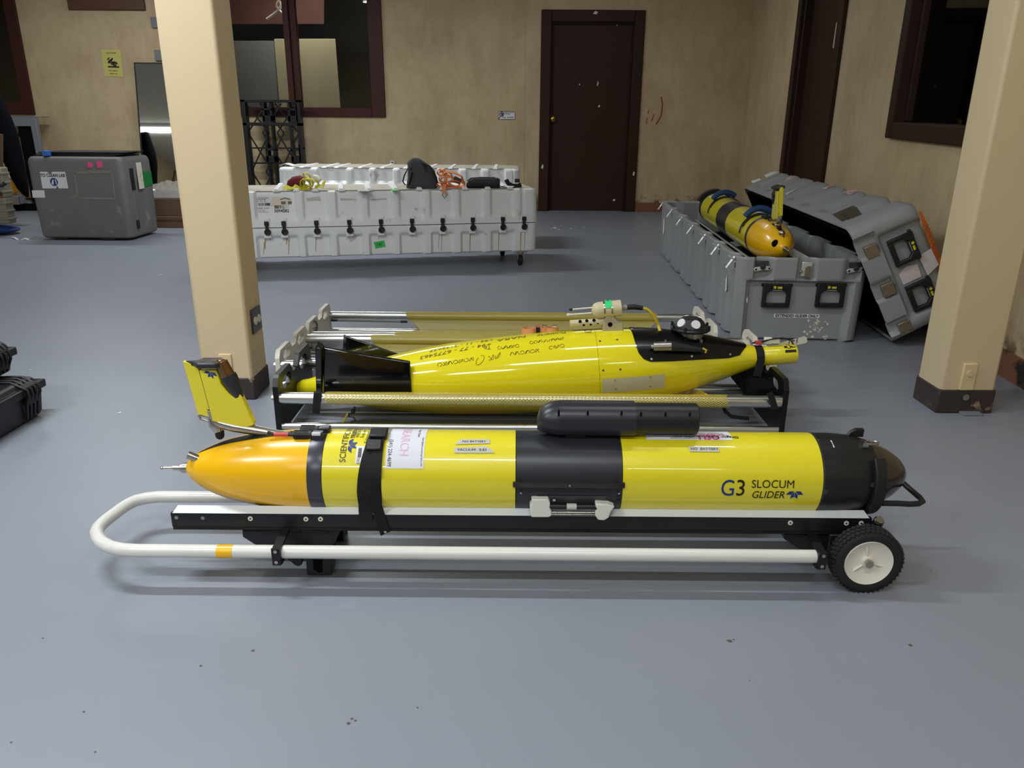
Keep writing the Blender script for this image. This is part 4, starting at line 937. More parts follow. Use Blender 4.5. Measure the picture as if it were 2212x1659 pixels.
# anode plate on the side
an = [H2.hit(*p) for p in ((1301, 819), (1436, 808), (1436, 837), (1301, 848))]
M['anode'] = mat('stained_white_plate', (196, 190, 160), 0.5, var=0.1, c2=(120, 70, 30), c2s=16, c2t=0.68)
def anf(u, v): 
    a = [(1 - u) * an[0][i] + u * an[1][i] for i in (0, 1)]; b = [(1 - u) * an[3][i] + u * an[2][i] for i in (0, 1)]; return H2.pt((1 - v) * b[0] + v * a[0], (1 - v) * b[1] + v * a[1], .0016)
ap = obj('side_plate', MB().grid(anf, 14, 8), M['anode'], g2, True)
for px, py in ((1329, 821), (1405, 814), (1330, 840), (1405, 834)):
    h = H2.hit(px, py); obj('screw', MB().cyl(H2.pt(h[0], h[1], .001), H2.pt(h[0], h[1], .003), .004, n=12), M['rust'], ap, True)
# tail fins: two glossy black plates with end flanges
def finpl(c, y, name='tail_fin', dy=0):
    a = [at(px, py, Y=y) for px, py in c]; return a
f1 = [at(px, py, Y=2.695) for px, py in ((693, 754), (884, 786), (889, 852), (888, 862), (700, 862))]
mb = MB().loft([[p + Vector((0, .02 + (.02 if i in (0, 1) else 0), 0)) for i, p in enumerate(f1)], [p + Vector((0, -.0, 0)) + Vector((0, .02 if i in (0, 1) else 0, 0)) for i, p in enumerate(f1)]])
fa = obj('tail_fin', mb, M['gloss'], g2, bevel=.004)
fe = [at(px, py, Y=2.68) for px, py in ((680, 748), (694, 754), (695, 862), (683, 862))]
mb = MB().loft([[p + Vector((0, .0, 0)) for p in fe], [p + Vector((0, .05, .006)) for p in fe]]); obj('fin_flange', mb, M['gloss'], fa, bevel=.003)
f2 = [at(px, py, Y=2.97) for px, py in ((742, 723), (748, 727), (868, 768), (880, 800), (738, 800))]
mb = MB().loft([[p for p in f2], [p + Vector((0, .012, 0)) for p in f2]]); obj('tail_fin', mb, M['gloss'], g2, bevel=.003)
# writing on the hull (upside down) and looping script
def lab2(px, py, rot=0.0, off=.0014):
    h = H2.hit(px, py); return H2.label(h[0], h[1], rot, off)
SL2 = PI + .10
M['pen'] = mat('marker_ink', (96, 84, 20), 0.5)
text('handwriting', '+94 - 77 - 6775463', .026, lab2(985, 757, SL2), M['pen'], g2, shear=.2, sx=1.35); text('handwriting', '+94 - 11 - 2135637', .024, lab2(998, 745, SL2), M['pen'], g2, shear=.2, sx=1.3)
text('handwriting', 'NARA', .026, lab2(1106, 731, SL2), M['pen'], g2, shear=.2, sx=1.6); text('handwriting', 'Property', .026, lab2(1192, 721.5, SL2), M['pen'], g2, shear=.15, sx=1.2); text('handwriting', 'Tp.', .024, lab2(1052, 752, SL2), M['pen'], g2, shear=.15)
def script(px0, px1, py0, py1, n, amp, seed, r=.0009):
    rnd = random.Random(seed); a, b = H2.hit(px0, py0), H2.hit(px1, py1)
    if not a or not b: return
    mb = MB(); k = 0
    for i in range(n):
        pts = []; cxx = (i + .5) / n; ww = .36 / n; ph = rnd.random() * 6; tp = rnd.choice((1, 1.5, 2))
        for j in range(15):
            q = j / 14 * 2 * PI * (.7 + .3 * rnd.random() * 0 + .2); u = cxx + ww * math.cos(q + ph) * 1.15; v = amp * math.sin(q * tp + ph) * .5
            x = a[0] + (b[0] - a[0]) * u; th = a[1] + (b[1] - a[1]) * u; pts.append(H2.pt(x, th + v / H2.rad(x), .0008))
        mb.tube(pts, r, n=4)
    obj('handwriting', mb, M['pen'], g2, True)
script(1143, 1218, 741, 731, 8, .014, 1); script(1185, 1220, 752, 746, 3, .014, 2); script(1101, 1166, 765, 757, 6, .014, 3); script(1074, 1122, 752, 747, 5, .015, 4)
script(1054, 1082, 775, 766, 2, .02, 5); script(944, 1024, 789, 775, 7, .014, 6); script(1026, 1048, 786, 770, 1, .03, 7)
# nose details
_h = H2.hit(1706, 757); text('lettering', '41', .052, H2.label(_h[0], _h[1] + R(12), -PI / 2, .0046), M['ink'], g2, bold=.003, sx=.85)
obj('nose_line', H2.patch(MB(), h2x(1662), h2x(1692), R(78), R(81), .0044, 2, 1), M['ink'], g2, True)
# acoustic head
bs = at(1489, 735, Y=y2); ba = Vector((bs.x, y2, 0)); l = T2.inverted() @ Vector((bs.x, y2, mid.z)); zt = (T2 @ Vector((l.x, 0, H2.rad(l.x)))).z - .003
hd = obj('transducer_base', MB().cyl((bs.x, y2, zt - .05), (bs.x, y2, zt + .018), .051, n=40).cyl((bs.x, y2, zt + .012), (bs.x, y2, zt + .015), .052, n=40), M['steel'], g2)
hexr = lambda r, z, k=8: [Vector((bs.x + r * math.cos(PI / 4 * i + PI / 8 * (0)), y2 + r * math.sin(PI / 4 * i), z)) for i in range(8)]
mb = MB().loft([[Vector((bs.x + .072 * math.cos(2 * PI * i / 16), y2 + .072 * math.sin(2 * PI * i / 16), zt + .014)) for i in range(16)], [Vector((bs.x + .076 * math.cos(2 * PI * i / 16), y2 + .076 * math.sin(2 * PI * i / 16), zt + .022)) for i in range(16)], [Vector((bs.x + .068 * math.cos(2 * PI * i / 16), y2 + .068 * math.sin(2 * PI * i / 16), zt + .030)) for i in range(16)]])
mb.loft([hexr(.064, zt + .028), hexr(.036, zt + .062)])
th_ = obj('transducer_head', mb, M['black'], g2, bevel=.003)
for k in range(4):
    a = R((-80, -150, 30, 100)[k]); nrm = Vector((math.cos(a) * .83, math.sin(a) * .83, .56)).normalized(); c = Vector((bs.x, y2, zt + .047)) + Vector((math.cos(a), math.sin(a), 0)) * .0475
    obj('transducer_disc', MB().cyl(c - nrm * .010, c + nrm * .0025, .0170, n=28), M['white'], th_)
for k in range(8):
    a = PI / 4 * k + .3; obj('bolt', MB().cyl((bs.x + .071 * math.cos(a), y2 + .071 * math.sin(a), zt + .022), (bs.x + .071 * math.cos(a), y2 + .071 * math.sin(a), zt + .038), .005, n=10), M['black'], th_)
for a in (R(-60), R(-120)): obj('bolt', MB().cyl((bs.x + .062 * math.cos(a), y2 + .062 * math.sin(a), zt - .03), (bs.x + .062 * math.cos(a), y2 + .062 * math.sin(a), zt - .008), .007, n=12), M['steel'], hd)
# pinger on the near side of the cover
yp = y2 - .118
a_, b_, c_ = at(1411, 749, Y=yp), at(1449, 748, Y=yp), at(1530, 757, Y=yp + .01)
pg = obj('pinger', MB().cyl(a_, b_, .0175, n=32).cyl(a_ + Vector((-.009, 0, 0)), a_, .009, n=20).cyl(b_ + Vector((-.02, 0, .012)), b_ + Vector((-.02, 0, .024)), .004), M['steel'], g2)
obj('pinger_cone', MB().cyl(b_, c_, .0185, .005, n=32), M['char'], g2)
obj('cable_end', MB().tube([at(1518, 752, Y=yp), at(1526, 757, Y=yp - .004), at(1524, 762, Y=yp - .004)], .0035, n=8), M['cable'], g2)
# beige sensor on a post
ys = y2
A, B = at(1278, 671, Y=ys), at(1341, 665, Y=ys); dd = (B - A).normalized()
cp = B; tail = A + dd * .036
sb_ = obj('sensor_body', MB().cyl(tail, cp, .0305, n=40).tube([A, A + dd * .003, A + dd * .009, A + dd * .018, A + dd * .028, tail + dd * .002], [.006, .016, .0235, .0285, .030, .0305], n=40), M['beige'], g2, smooth=50)
for px in (1304.5, 1320.5): p = at(px, 668, Y=ys); obj('hose_clamp', MB().cyl(p - dd * .003, p + dd * .003, .0316, n=40), M['steel'], sb_)
gq = at(1312.5, 668, Y=ys); tm = MB().grid(lambda u, v: gq + dd * (-.0125 + .024 * u) + Vector((0, -math.cos(R(20 + 75 * v)), math.sin(R(20 + 75 * v)))) * (.0325 + .003 * (v > .9) * math.sin(u * 9)), 8, 8); obj('green_tape', tm, M['gbright'], sb_)
for (x0, y0_, x1, y1_, c) in ((1279, 664.5, 1231, 669, 'ink'), (1278, 676, 1226, 680, 'white')):
    s_, e_ = at(x0, y0_, Y=ys), at(x1, y1_, Y=ys); obj('probe_rod', MB().cyl(s_, e_, .003, n=12), M['wht'], sb_); obj('probe_tip', MB().tube([e_ + (s_ - e_).normalized() * .01, e_ + (s_ - e_).normalized() * .004, e_, e_ - (s_ - e_).normalized() * .004], [.003, .0052, .0046, .001], n=12), M[c], sb_)
a_, b_ = at(1341, 664.5, Y=ys), at(1354, 664, Y=ys); obj('connector', MB().cyl(a_, b_, .011, n=20), mat('taupe_plug', (150, 136, 128), .4), sb_)
obj('cable_boot', MB().tube([b_, at(1370, 663, Y=ys), at(1388, 665.5, Y=ys)], [.0095, .010, .0085], n=16), M['black'], sb_)
cb = [at(1387, 665.5, Y=ys), at(1398, 668, Y=ys), at(1408, 677, Y=ys), at(1416, 690, Y=ys), at(1422, 703, Y=ys), at(1426, 716, Y=ys - .02)]
obj('sensor_cable', MB().tube(cb, .0062, n=12), M['cable'], sb_)
bl = [at(px, py, Y=ys - .02) for px, py in ((1303, 702), (1305, 700), (1306, 690), (1296, 686), (1310, 684), (1326, 684), (1338, 697), (1346, 698), (1346, 716), (1341, 718), (1304, 718), (1302, 714))]
mb = MB().loft([[p for p in bl[0:3] + bl[4:]], [p + Vector((0, .045, 0)) for p in bl[0:3] + bl[4:]]]); br = obj('sensor_bracket', mb, mat('taupe_bracket', (178, 168, 138), .5), g2, bevel=.003)
p = at(1318, 701, Y=ys - .02); obj('bracket_hole', MB().cyl(p, p + Vector((0, -.001, 0)), .0088, n=24), M['foam'], br)
a_, b_ = at(1231, 699, Y=ys), at(1306, 694.5, Y=ys); pt_ = obj('vented_tube', MB().cyl(a_, b_, .0135, n=28), M['beige'], g2)
for k, (px, py) in enumerate(((1253, 694.5), (1267.5, 693), (1283, 692))): p = at(px, py, Y=ys - .012); obj('vent_hole', MB().cyl(p + Vector((0, .001, 0)), p + Vector((0, -.0018, .0009)), .006, n=16), M['foam'], pt_)
for k, (px, py) in enumerate(((1261, 701), (1276, 700), (1291, 698.5))): p = at(px, py, Y=ys - .009); obj('vent_hole', MB().cyl(p + Vector((0, .001, .001)), p + Vector((0, -.003, -.0025)), .005, n=16), M['foam'], pt_)
lp = [at(px, py, Y=ys - .03) for px, py in ((1262, 714), (1270, 711), (1279, 713), (1276, 717), (1265, 717), (1262, 714))]; obj('wire_loop', MB().tube(lp, .0012, n=6), M['ink'], g2)
# tail pillow strap / nose straps, pillows
st2 = thing('cargo_strap', 'black strap round the nose of the big yellow glider', 'strap', (T2 @ Vector((h2x(1640), 0, 0))[:]) if False else tuple(T2 @ Vector((h2x(1640), 0, 0))))
pts = [T2 @ Vector((h2x(1641), -(H2.rad(h2x(1641)) + .002) * math.cos(a), (H2.rad(h2x(1641)) + .002) * math.sin(a))) for a in [R(140 - 12 * k) for k in range(13)]]
e = pts[-1]; pts += [e + Vector((-.006, -.01, -.03)), e + Vector((-.012, -.014, -.06))]
obj('webbing', MB().ribbon(pts, .030, (1, 0, 0), .003), M['web'], st2)
pl = thing('padded_block', 'black foam support block under the big glider nose', 'support', tuple(at(1632, 820, Y=2.85)))
p = at(1632, 826, Y=2.82); obj('foam', MB().box(p.x - .055, p.x + .03, 2.66, 2.98, p.z - .035, p.z + .035), M['foam'], pl, bevel=.012)
p2_ = at(1645, 850, Y=2.66); obj('strap_end', MB().ribbon([at(1662, 848, Y=2.57), at(1668, 862, Y=2.565), at(1674, 884, Y=2.565)], .022, (1, 0, 0), .003), M['web'], c1); obj('strap_loop', MB().ribbon([at(1562, 876, Y=2.62), at(1566, 888, Y=2.62), at(1580, 900, Y=2.62), at(1618, 904, Y=2.62)], .014, (0, .2, 1), .003), M['web'], c1)
p = at(684, 855, Y=2.6); obj('strap_end', MB().ribbon([at(686, 846, Y=2.62), at(686, 850, Y=2.575), at(684, 872, Y=2.572), at(683, 893, Y=2.573)], .027, (1, 0, 0), .003), M['web'], c1, label='black strap hanging over the near rod')
obj('bungee_sleeve', MB().tube([at(751, 893, Y=2.62), at(745, 904, Y=2.62), at(738, 918, Y=2.6), at(735, 930, Y=2.6)], .0035, n=8), M['cable'], c1)
hk = [at(x, y, Y=2.63) for x, y in ((766, 878), (766, 884), (764, 892), (754, 893), (754, 900), (764, 901), (768, 908), (758, 912))]
obj('hook', MB().tube(hk, .003, n=8).sph(at(763, 888, Y=2.63), .009, n=10), M['black'], c1)
# bungees on the rear cradles
for (cc, y, xa, xb, py) in ((c3, 3.94, 715, 880, 692), (c2, 3.475, 660, 765, 751)):
    a_, b_ = at(xa, py, Y=y - .025), at(xb, py + 3, Y=y - .025); obj('bungee', MB().cyl(a_, b_, .005, n=10), mat('grey_braid', (120, 120, 112), .7, var=.4, vs=160), cc)
    obj('bungee_hook', MB().cyl(a_, a_ + Vector((.035, 0, 0)), .0062, n=10).cyl(b_ - Vector((.035, 0, 0)), b_, .0062, n=10), M['black'], cc)
wl = MB().sph(at(676, 706, Y=3.62), .046, n=20, sc=(.5, .9, .8)); tag(obj('plastic_bag', wl, M['wrap'], smooth=60), 'small clear plastic bag tied to the rear cradle end plate', 'bag')
# salmon strap bundle behind the hull
sbn = thing('strap_bundle', 'salmon webbing strap with buckles resting behind the big glider', 'strap', tuple(at(1165, 712, Y=2.98)))
zr = H2.rad(h2x(1165)); 
for k, (x0, x1, yy) in enumerate(((1128, 1160, 714), (1154, 1186, 711), (1176, 1206, 712))):
    p0, p1 = at(x0, yy, Y=2.90), at(x1, yy, Y=2.90); n = 16
    pts = [Vector(((p0.x + p1.x) / 2 + (p1.x - p0.x) / 2 * math.cos(2 * PI * i / n), 2.90 + .02 * math.sin(2 * PI * i / n), p0.z)) for i in range(n + 1)]
    obj('webbing', MB().ribbon(pts, .022, (0, .2, 1), .003), M['tan'], sbn)
for px in (1176, 1198): p = at(px, 706, Y=2.89); obj('buckle', MB().box(p.x - .01, p.x + .01, 2.885, 2.905, p.z - .004, p.z + .004), M['steel'], sbn, bevel=.002)
p = at(1162, 714, Y=2.875); obj('band', MB().box(p.x - .008, p.x + .008, 2.872, 2.878, p.z - .014, p.z + .012), M['web'], sbn)
# tag and connectors at the nose
tg = thing('paper_tag', 'white paper tag marked 141 and wires on the big glider nose', 'tag', tuple(at(1700, 740, Y=y2)))
tp = [at(px, py, Y=y2 + .03) for px, py in ((1680, 746), (1683, 741), (1738, 726), (1743, 730), (1744, 738), (1741, 741), (1705, 749))]
obj('card', MB().loft([tp, [p + Vector((0, .002, -.001)) for p in tp]]), M['ivory'], tg, smooth=0)
c_ = at(1713, 736, Y=y2 + .028); text('lettering', '141', .030, lambda u, v: c_ + Vector((-u * .98, -.0015, u * -.2 - v)), M['ink'], tg, local=False)
obj('wire', MB().tube([at(1642, 741, Y=y2), at(1665, 733, Y=y2), at(1690, 730, Y=y2), at(1708, 735, Y=y2), at(1714, 744, Y=y2)], .0025, n=8), M['ink'], tg)
obj('wire', MB().tube([at(1625, 741, Y=y2), at(1645, 738, Y=y2), at(1658, 735, Y=y2)], .003, n=8), M['web'], tg)
for a, b in (((1650, 742), (1668, 729)), ((1664, 741), (1684, 732))): p, q = at(*a, Y=y2 + .01), at(*b, Y=y2 + .01); obj('plug', MB().box(p.x, q.x, y2, y2 + .02, p.z, q.z), M['wht'], tg, bevel=.003)
p, q = at(1632, 744, Y=y2 - .005), at(1645, 738, Y=y2 - .005); obj('red_tab', MB().box(p.x, q.x, y2 - .01, y2 + .01, p.z, q.z), M['red'], tg)

# ================================================================== GREY TRANSIT CASE, ITS LID, THE THIRD GLIDER
fl_, fr_, bl_ = at(1589, 556, z=.446), at(1883, 558, z=.446), at(1426, 433, z=.446)
GW = (fr_ - fl_).length; GL = (bl_ - fl_).length; GH = .446
ey = (bl_ - fl_).normalized(); ex = Vector((ey.y, -ey.x, 0)); ctr = fl_ + ex * GW / 2 + ey * GL / 2; ctr.z = 0
TG = Matrix(((ex.x, ey.x, 0, ctr.x), (ex.y, ey.y, 0, ctr.y), (0, 0, 1, 0), (0, 0, 0, 1)))
gc = thing('equipment_case', 'long open grey moulded case marked for extended glider by right pillar', 'case', TG)
lat_px = ((1427, 452), (1446, 470), (1467, 487), (1490, 505), (1516, 525), (1544, 548), (1578, 573))
TGi = TG.inverted()
def on_plane(px, py, T, nrm_local, pt_local):
    n = T.to_3x3() @ Vector(nrm_local); p0 = T @ Vector(pt_local); d = FW * F + RT * (px - CX) + DN * (py - CY); t = (p0 - CAM).dot(n) / d.dot(n); return T.inverted() @ (CAM + d * t)
lat_y = [on_plane(px, py, TG, (1, 0, 0), (-GW / 2, 0, 0)).y for px, py in lat_px]
flat_x = [on_plane(px, py, TG, (0, 1, 0), (0, -GL / 2, 0)).x for px, py in ((1650, 572), (1746, 582), (1852, 578))]
def gdisp(side, s, z):
    if side in (1, 3):
        y = s if side == 1 else -s
        d = 0
        for ly in lat_y:
            a = abs(y - ly); d = max(d, .034 * (1 - sm(.045, .085, a)))
        for k in range(len(lat_y) - 1):
            m_ = (lat_y[k] + lat_y[k + 1]) / 2; d = max(d, .012 * (1 - sm(.012, .03, abs(y - m_))) * (1 - sm(.30, .36, z)))
        return d + .02 * sm(.33, .25, z) * 0
    x = s if side == 0 else -s
    if z > .33:
        d = 0
        for lx in flat_x: d = max(d, .026 * (1 - sm(.036, .05, abs(x - lx))))
        return d
    k = sm(.0, .012, .33 - z)
    d = .03 * (1 - sm(GW * .375, GW * .41, abs(x))) * k
    return d
zs_ = [0.0, .012, .04, .09, .15, .2, .25, .28, .30, .312, .32, .327, .335, .345, .37, .40, .43, .44]
lv = [(z, .020 - .010 * z / GH + (.02 if z < .005 else 0)) for z in zs_] + [(GH, .014), (GH, .022)]
mb = loft_case(GW, GL, lv, gdisp, r=.06, step=.016, inner=[(GH - .012, .056), (.10, .070), (.05, .072)])
gs = obj('case_shell', mb, M['gcase'], gc, True, smooth=40)
for k in range(4):
    y = -GL / 2 + .45 + k * .7
# latches along the near-left side
def latch_open(T, parent, name='latch'):
    mb = MB().box(-.018, .018, -.006, .004, -.05, -.004, T=T)
    o_ = obj(name, mb, M['ring'], parent, True, bevel=.002)
    mb = MB().cyl(T @ Vector((-.022, -.012, -.012)), T @ Vector((.022, -.012, -.012)), .006, n=10).box(-.020, .020, -.048, -.012, -.010, -.005, T=T @ Matrix.Rotation(R(-28), 4, 'X'))
    mb.cyl(T @ Vector((-.008, -.052, -.05)), T @ Vector((-.008, -.012, .012)), .0045, n=8).cyl(T @ Vector((.008, -.052, -.05)), T @ Vector((.008, -.012, .012)), .0045, n=8)
    obj('latch_lever', mb, M['zinc'], o_, True, bevel=.001); return o_
for ly in lat_y:
    T = Matrix.Translation((-GW / 2 + .030, ly, GH - .022)) @ Matrix.Rotation(-PI / 2, 4, 'Z'); latch_open(T, gc)
for k, lx in enumerate(flat_x):
    T = Matrix.Translation((lx, -GL / 2 + .034, GH - .022))
    if k == 1:
        o_ = obj('latch', MB().box(-.026, .026, -.012, .0, -.075, .0, T=T), M['zinc'], gc, True, bevel=.003, label='closed twist latch'); obj('latch_lever', MB().box(-.010, .020, -.022, -.010, -.078, -.02, T=T).cyl(T @ Vector((-.028, -.012, -.05)), T @ Vector((-.028, -.018, -.05)), .008, n=14), M['steel'], o_, True, bevel=.002)
    else:
        mb = MB().loft([[T @ Vector((x, y, z)) for x, z in ((-.040, -.052), (-.046, -.040), (-.036, -.030), (-.012, -.026), (.012, -.022), (.034, -.024), (.044, -.034), (.036, -.044), (.008, -.042), (-.012, -.046))] for y in (-.022, -.012)])
        o_ = obj('latch', mb, M['zinc'], gc, True, bevel=.001)
        obj('latch_lever', MB().cyl(T @ Vector((0, -.03, -.030)), T @ Vector((0, -.004, -.018)), .014, n=20).box(-.034, .030, -.014, -.002, -.022, .002, T=T), M['ring'], o_, True, bevel=.002)
        for x, z in ((-.034, -.041), (.033, -.034)): obj('rivet', MB().cyl(T @ Vector((x, -.023, z)), T @ Vector((x, -.0215, z)), .0055, n=12), M['ink'], o_, True)
# folding handles
def handle(T, parent):
    """T: local frame of the handle, x across, z up, -y outward"""
    mb = MB(); f = lambda u, v, w_: T @ Vector((u, -w_, v))
    mb.prism([(-.072, -.062), (-.052, -.062), (-.052, .01), (-.030, .03), (-.030, .062), (-.072, .062)], f, .006, .030); mb.prism([(.072, -.062), (.052, -.062), (.052, .01), (.030, .03), (.030, .062), (.072, .062)], f, .006, .030)
    mb.prism([(-.052, -.062), (.052, -.062), (.052, -.040), (-.052, -.040)], f, .006, .034); mb.prism([(-.030, .026), (.030, .026), (.030, .062), (-.030, .062)], f, .0, .028)
    mb.prism([(-.08, .046), (.08, .046), (.08, .062), (-.08, .062)], f, .0, .016)
    h = obj('handle', mb, M['black'], parent, True, bevel=.003)
    e = MB().cyl(f(-.014, .045, .028), f(-.014, .045, .0288), .0075, n=16).prism([(.0, .0385), (.024, .0385), (.024, .049), (.0, .049)], f, .028, .0284); obj('emblem', e, M['yprint'], h, True)
    obj('emblem', MB().prism([(-.024, .029), (.026, .029), (.026, .031), (-.024, .031)], f, .028, .0286), M['tape'], h, True)
for px in (1675, 1791):
    p = on_plane(px, 637, TG, (0, 1, 0), (0, -GL / 2 + .05, 0)); handle(Matrix.Translation((p.x, -GL / 2 + .052, p.z)), gc)
p = on_plane(1721, 682.5, TG, (0, 1, 0), (0, -GL / 2 + .045, 0)); yy = -GL / 2 + .0478
def frontd(z, x): # y of the recessed front panel
    ins = .020 - .010 * z / GH; return -GL / 2 + ins + .03
yl = frontd(p.z, 0) - .0016
obj('printed_label', MB().box(p.x - .118, p.x + .118, yl, yl + .001, p.z - .0105, p.z + .0105), M['white'], gc, True, smooth=0)
text('lettering', 'EXTENDED GLIDER ONLY', .0205, lambda u, v: Vector((p.x + u * .93, yl - .0012, p.z + v)), M['ink'], gc, bold=.0006)
rnd = random.Random(3); mb = MB(); p3 = on_plane(1762, 705, TG, (0, 1, 0), (0, -GL / 2 + .05, 0)); yl3 = frontd(p3.z, 0) - .0012
for k in range(26): x, z = p3.x + rnd.gauss(0, .03), p3.z + rnd.gauss(0, .028); a, b = .004 + rnd.random() * .009, .003 + rnd.random() * .006; mb.add([(x - a, yl3 + .0008 * (z > 9), z), (x, yl3, z + b), (x + a, yl3, z + b * .2), (x + a * .3, yl3, z - b)], [(0, 1, 2, 3)])
obj('label_residue', mb, M['ivory'], gc, True, smooth=0, kind='stuff')
# tape scraps on the long side
for (px, py, w_, h_, mm, lab_) in ((1567, 613, .05, .10, 'white', 'torn clear tape strip'), (1612, 648, .03, .03, 'ivory', None), (1433, 488, .11, .16, 'white', 'yellow black and white shipping sticker')):
    q = on_plane(px, py, TG, (1, 0, 0), (-GW / 2 + .006, 0, 0)); xq = -GW / 2 + .012 - .002
    mb = MB().add([(xq, q.y - w_ / 2, q.z - h_ * .3), (xq, q.y + w_ * .2, q.z - h_ / 2), (xq, q.y + w_ / 2, q.z + h_ * .2), (xq, q.y - w_ * .1, q.z + h_ / 2)], [(0, 1, 2, 3)]); ob = obj('tape_scrap', mb, M[mm], gc, True, smooth=0, label=lab_)
# the lid leaning on it
Cn, An, Bn = at(1955, 756, z=.02), at(1833, 493, Y=3.87), at(1990, 451, Y=3.87)
Cn = Vector((Cn.x, 3.83, .012)); LW = (An - Cn).length; lx = (Cn - An).normalized()      # local x: from upper rim edge down to the floor edge
ly_ = (Vector((1.992, 7.009, .6)) - An).normalized(); ly_ = (ly_ - lx * ly_.dot(lx)).normalized(); lz = lx.cross(ly_)
if lz.x < 0: lz = -lz
LL, LH = 3.02, .335
cl = (An + Cn) / 2 + ly_ * LL / 2
TL = Matrix((tuple((lx[i], ly_[i], lz[i], cl[i])) for i in range(3))).to_4x4() if False else Matrix(((lx.x, ly_.x, lz.x, cl.x), (lx.y, ly_.y, lz.y, cl.y), (lx.z, ly_.z, lz.z, cl.z), (0, 0, 0, 1)))
ld_ = thing('case_lid', 'grey ribbed case lid leaning on the open case and right wall', 'lid', TL)
rib = [-LL / 2 + .30 + k * .40 for k in range(7)]
def ldisp(side, s, z):
    if side in (1, 3):
        y = s if side == 1 else -s; d = 0
        for ry in rib: d = max(d, .032 * (1 - sm(.05, .10, abs(y - ry))) * sm(.06, .10, z))
        return d
    x = s if side == 0 else -s
    if z < .11:
        d = 0
        for hx in (-.21, 0.04, .27): d = max(d, .022 * (1 - sm(.045, .06, abs(x - hx))))
        return d
    return .028 * (1 - sm(LW * .33, LW * .375, abs(x))) * sm(.11, .125, z)
lv = [(0, .016), (.004, .010), (.03, .010), (.06, .012), (.085, .013), (.10, .0135), (.11, .014), (.118, .0145), (.126, .015), (.15, .016), (.22, .020), (.28, .024), (.312, .030), (.328, .042), (LH, .062)]
# hollow lid: outer wall then roof, plus inner lining
mb = loft_case(LW, LL, lv, ldisp, r=.06, step=.016); mb.f.pop(-2); mb.m.pop(-2)
obj('lid_shell', mb, M['gcase'], ld_, True, smooth=40)
mb = loft_case(LW, LL, [(.002, .046), (.02, .054), (.06, .056), (.28, .064)], lambda *a: 0, r=.06, step=.1); mb.f.pop(-2); mb.m.pop(-2)
obj('foam_lining', mb, M['foam'], ld_, True, smooth=40)
def lidend(px, py, z=None): return on_plane(px, py, TL, (0, 1, 0), (0, -LL / 2 + .03, 0))
for px, py, rot in ((1952, 538, 0), (1991, 636, 0)):
    q = lidend(px, py); handle(Matrix.Translation((q.x, -LL / 2 + .044, q.z)) @ Matrix.Rotation(PI / 2 * 0, 4, 'Y') @ Matrix.Rotation(R(0), 4, 'Y') @ Matrix.Diagonal((1, 1, 1, 1)) @ Matrix.Rotation(0, 4, 'Y'), ld_)
for px, py in ((1881, 542), (1917, 624), (1953, 706)):
    q = lidend(px, py); o_ = obj('keeper_plate', MB().box(q.x - .034, q.x + .034, -LL / 2 + .008, -LL / 2 + .012 + .02, q.z - .03, q.z + .03), mat('dull_metal', (150, 138, 122), .4, .7), ld_, True, bevel=.003)
    for a in (-.02, .02):
        for b in (-.018, .018): obj('rivet', MB().cyl((q.x + a, -LL / 2 + .008, q.z + b), (q.x + a, -LL / 2 + .006, q.z + b), .004, n=8), M['brass'], o_, True)
def lquad(name, pts, nl, pl, m_, off, label=None):
    a = [on_plane(px, py, TL, nl, pl) for px, py in pts]; n = Vector(nl) * off
    return obj(name, MB().add([p + n for p in a], [list(range(len(a)))]), m_, ld_, True, smooth=0, label=label)
M['crump'] = mat('crumpled_paper_label', (206, 196, 194), .5, var=.12, vs=30, bump=.6, bs=40, c2=(176, 140, 136), c2s=30, c2t=.6)
lquad('paper_label', [(1941, 592), (1956, 576), (1981, 570), (1990, 597), (1951, 615)], (0, 1, 0), (0, -LL / 2 + .046, 0), M['crump'], -.004)
lquad('paper_label', [(1983, 553), (2010, 536), (2027, 571), (2003, 595)], (0, 1, 0), (0, -LL / 2 + .046, 0), M['crump'], -.006)
# stickers on the upper long side (local -x face), laid over the ribs
M['redp'] = mat('red_and_white_label', (206, 186, 180), .5, var=.05, c2=(186, 60, 50), c2s=26, c2t=.52)
_lz = [a[0] for a in lv]; _li = [a[1] for a in lv]
def lidside(px, py):
    p = on_plane(px, py, TL, (1, 0, 0), (-LW / 2 + .02, 0, 0)); z = min(max(p.z, .02), LH - .012)
    return Vector((-LW / 2 + float(np.interp(z, _lz, _li)) + ldisp(3, -p.y, z) - .003, p.y, z))
for name, c, mm in (('paper_label', [(1771, 406), (1797, 391), (1806, 397), (1782, 410)], 'redp'), ('paper_label', [(1821, 417), (1843, 403), (1861, 406), (1838, 421)], 'redp'), ('paper_label', [(1694, 387), (1722, 373), (1729, 374), (1702, 390)], 'redp'), ('tape_strip', [(1651, 379), (1692, 358), (1701, 359), (1656, 385)], 'white'), ('tape_strip', [(1623, 393), (1641, 387), (1645, 390), (1627, 398)], 'white'), ('tape_strip', [(1697, 420), (1720, 407), (1724, 408), (1700, 424)], 'ivory'), ('tape_patch', [(1799, 467), (1843, 446), (1870, 459), (1820, 482)], 'olp')):
    if mm == 'olp': M['olp'] = mat('worn_olive_tape', (74, 70, 56), .35, var=.3, vs=30)
    def fq(u, v, c=c):
        a = (c[0][0] + (c[1][0] - c[0][0]) * u, c[0][1] + (c[1][1] - c[0][1]) * u); b = (c[3][0] + (c[2][0] - c[3][0]) * u, c[3][1] + (c[2][1] - c[3][1]) * u)
        return lidside(a[0] + (b[0] - a[0]) * v, a[1] + (b[1] - a[1]) * v)
    obj(name, MB().grid(fq, 8, 6), M[mm], ld_, True, smooth=60)
M['orl'] = mat('orange_label', (196, 98, 32), .5)
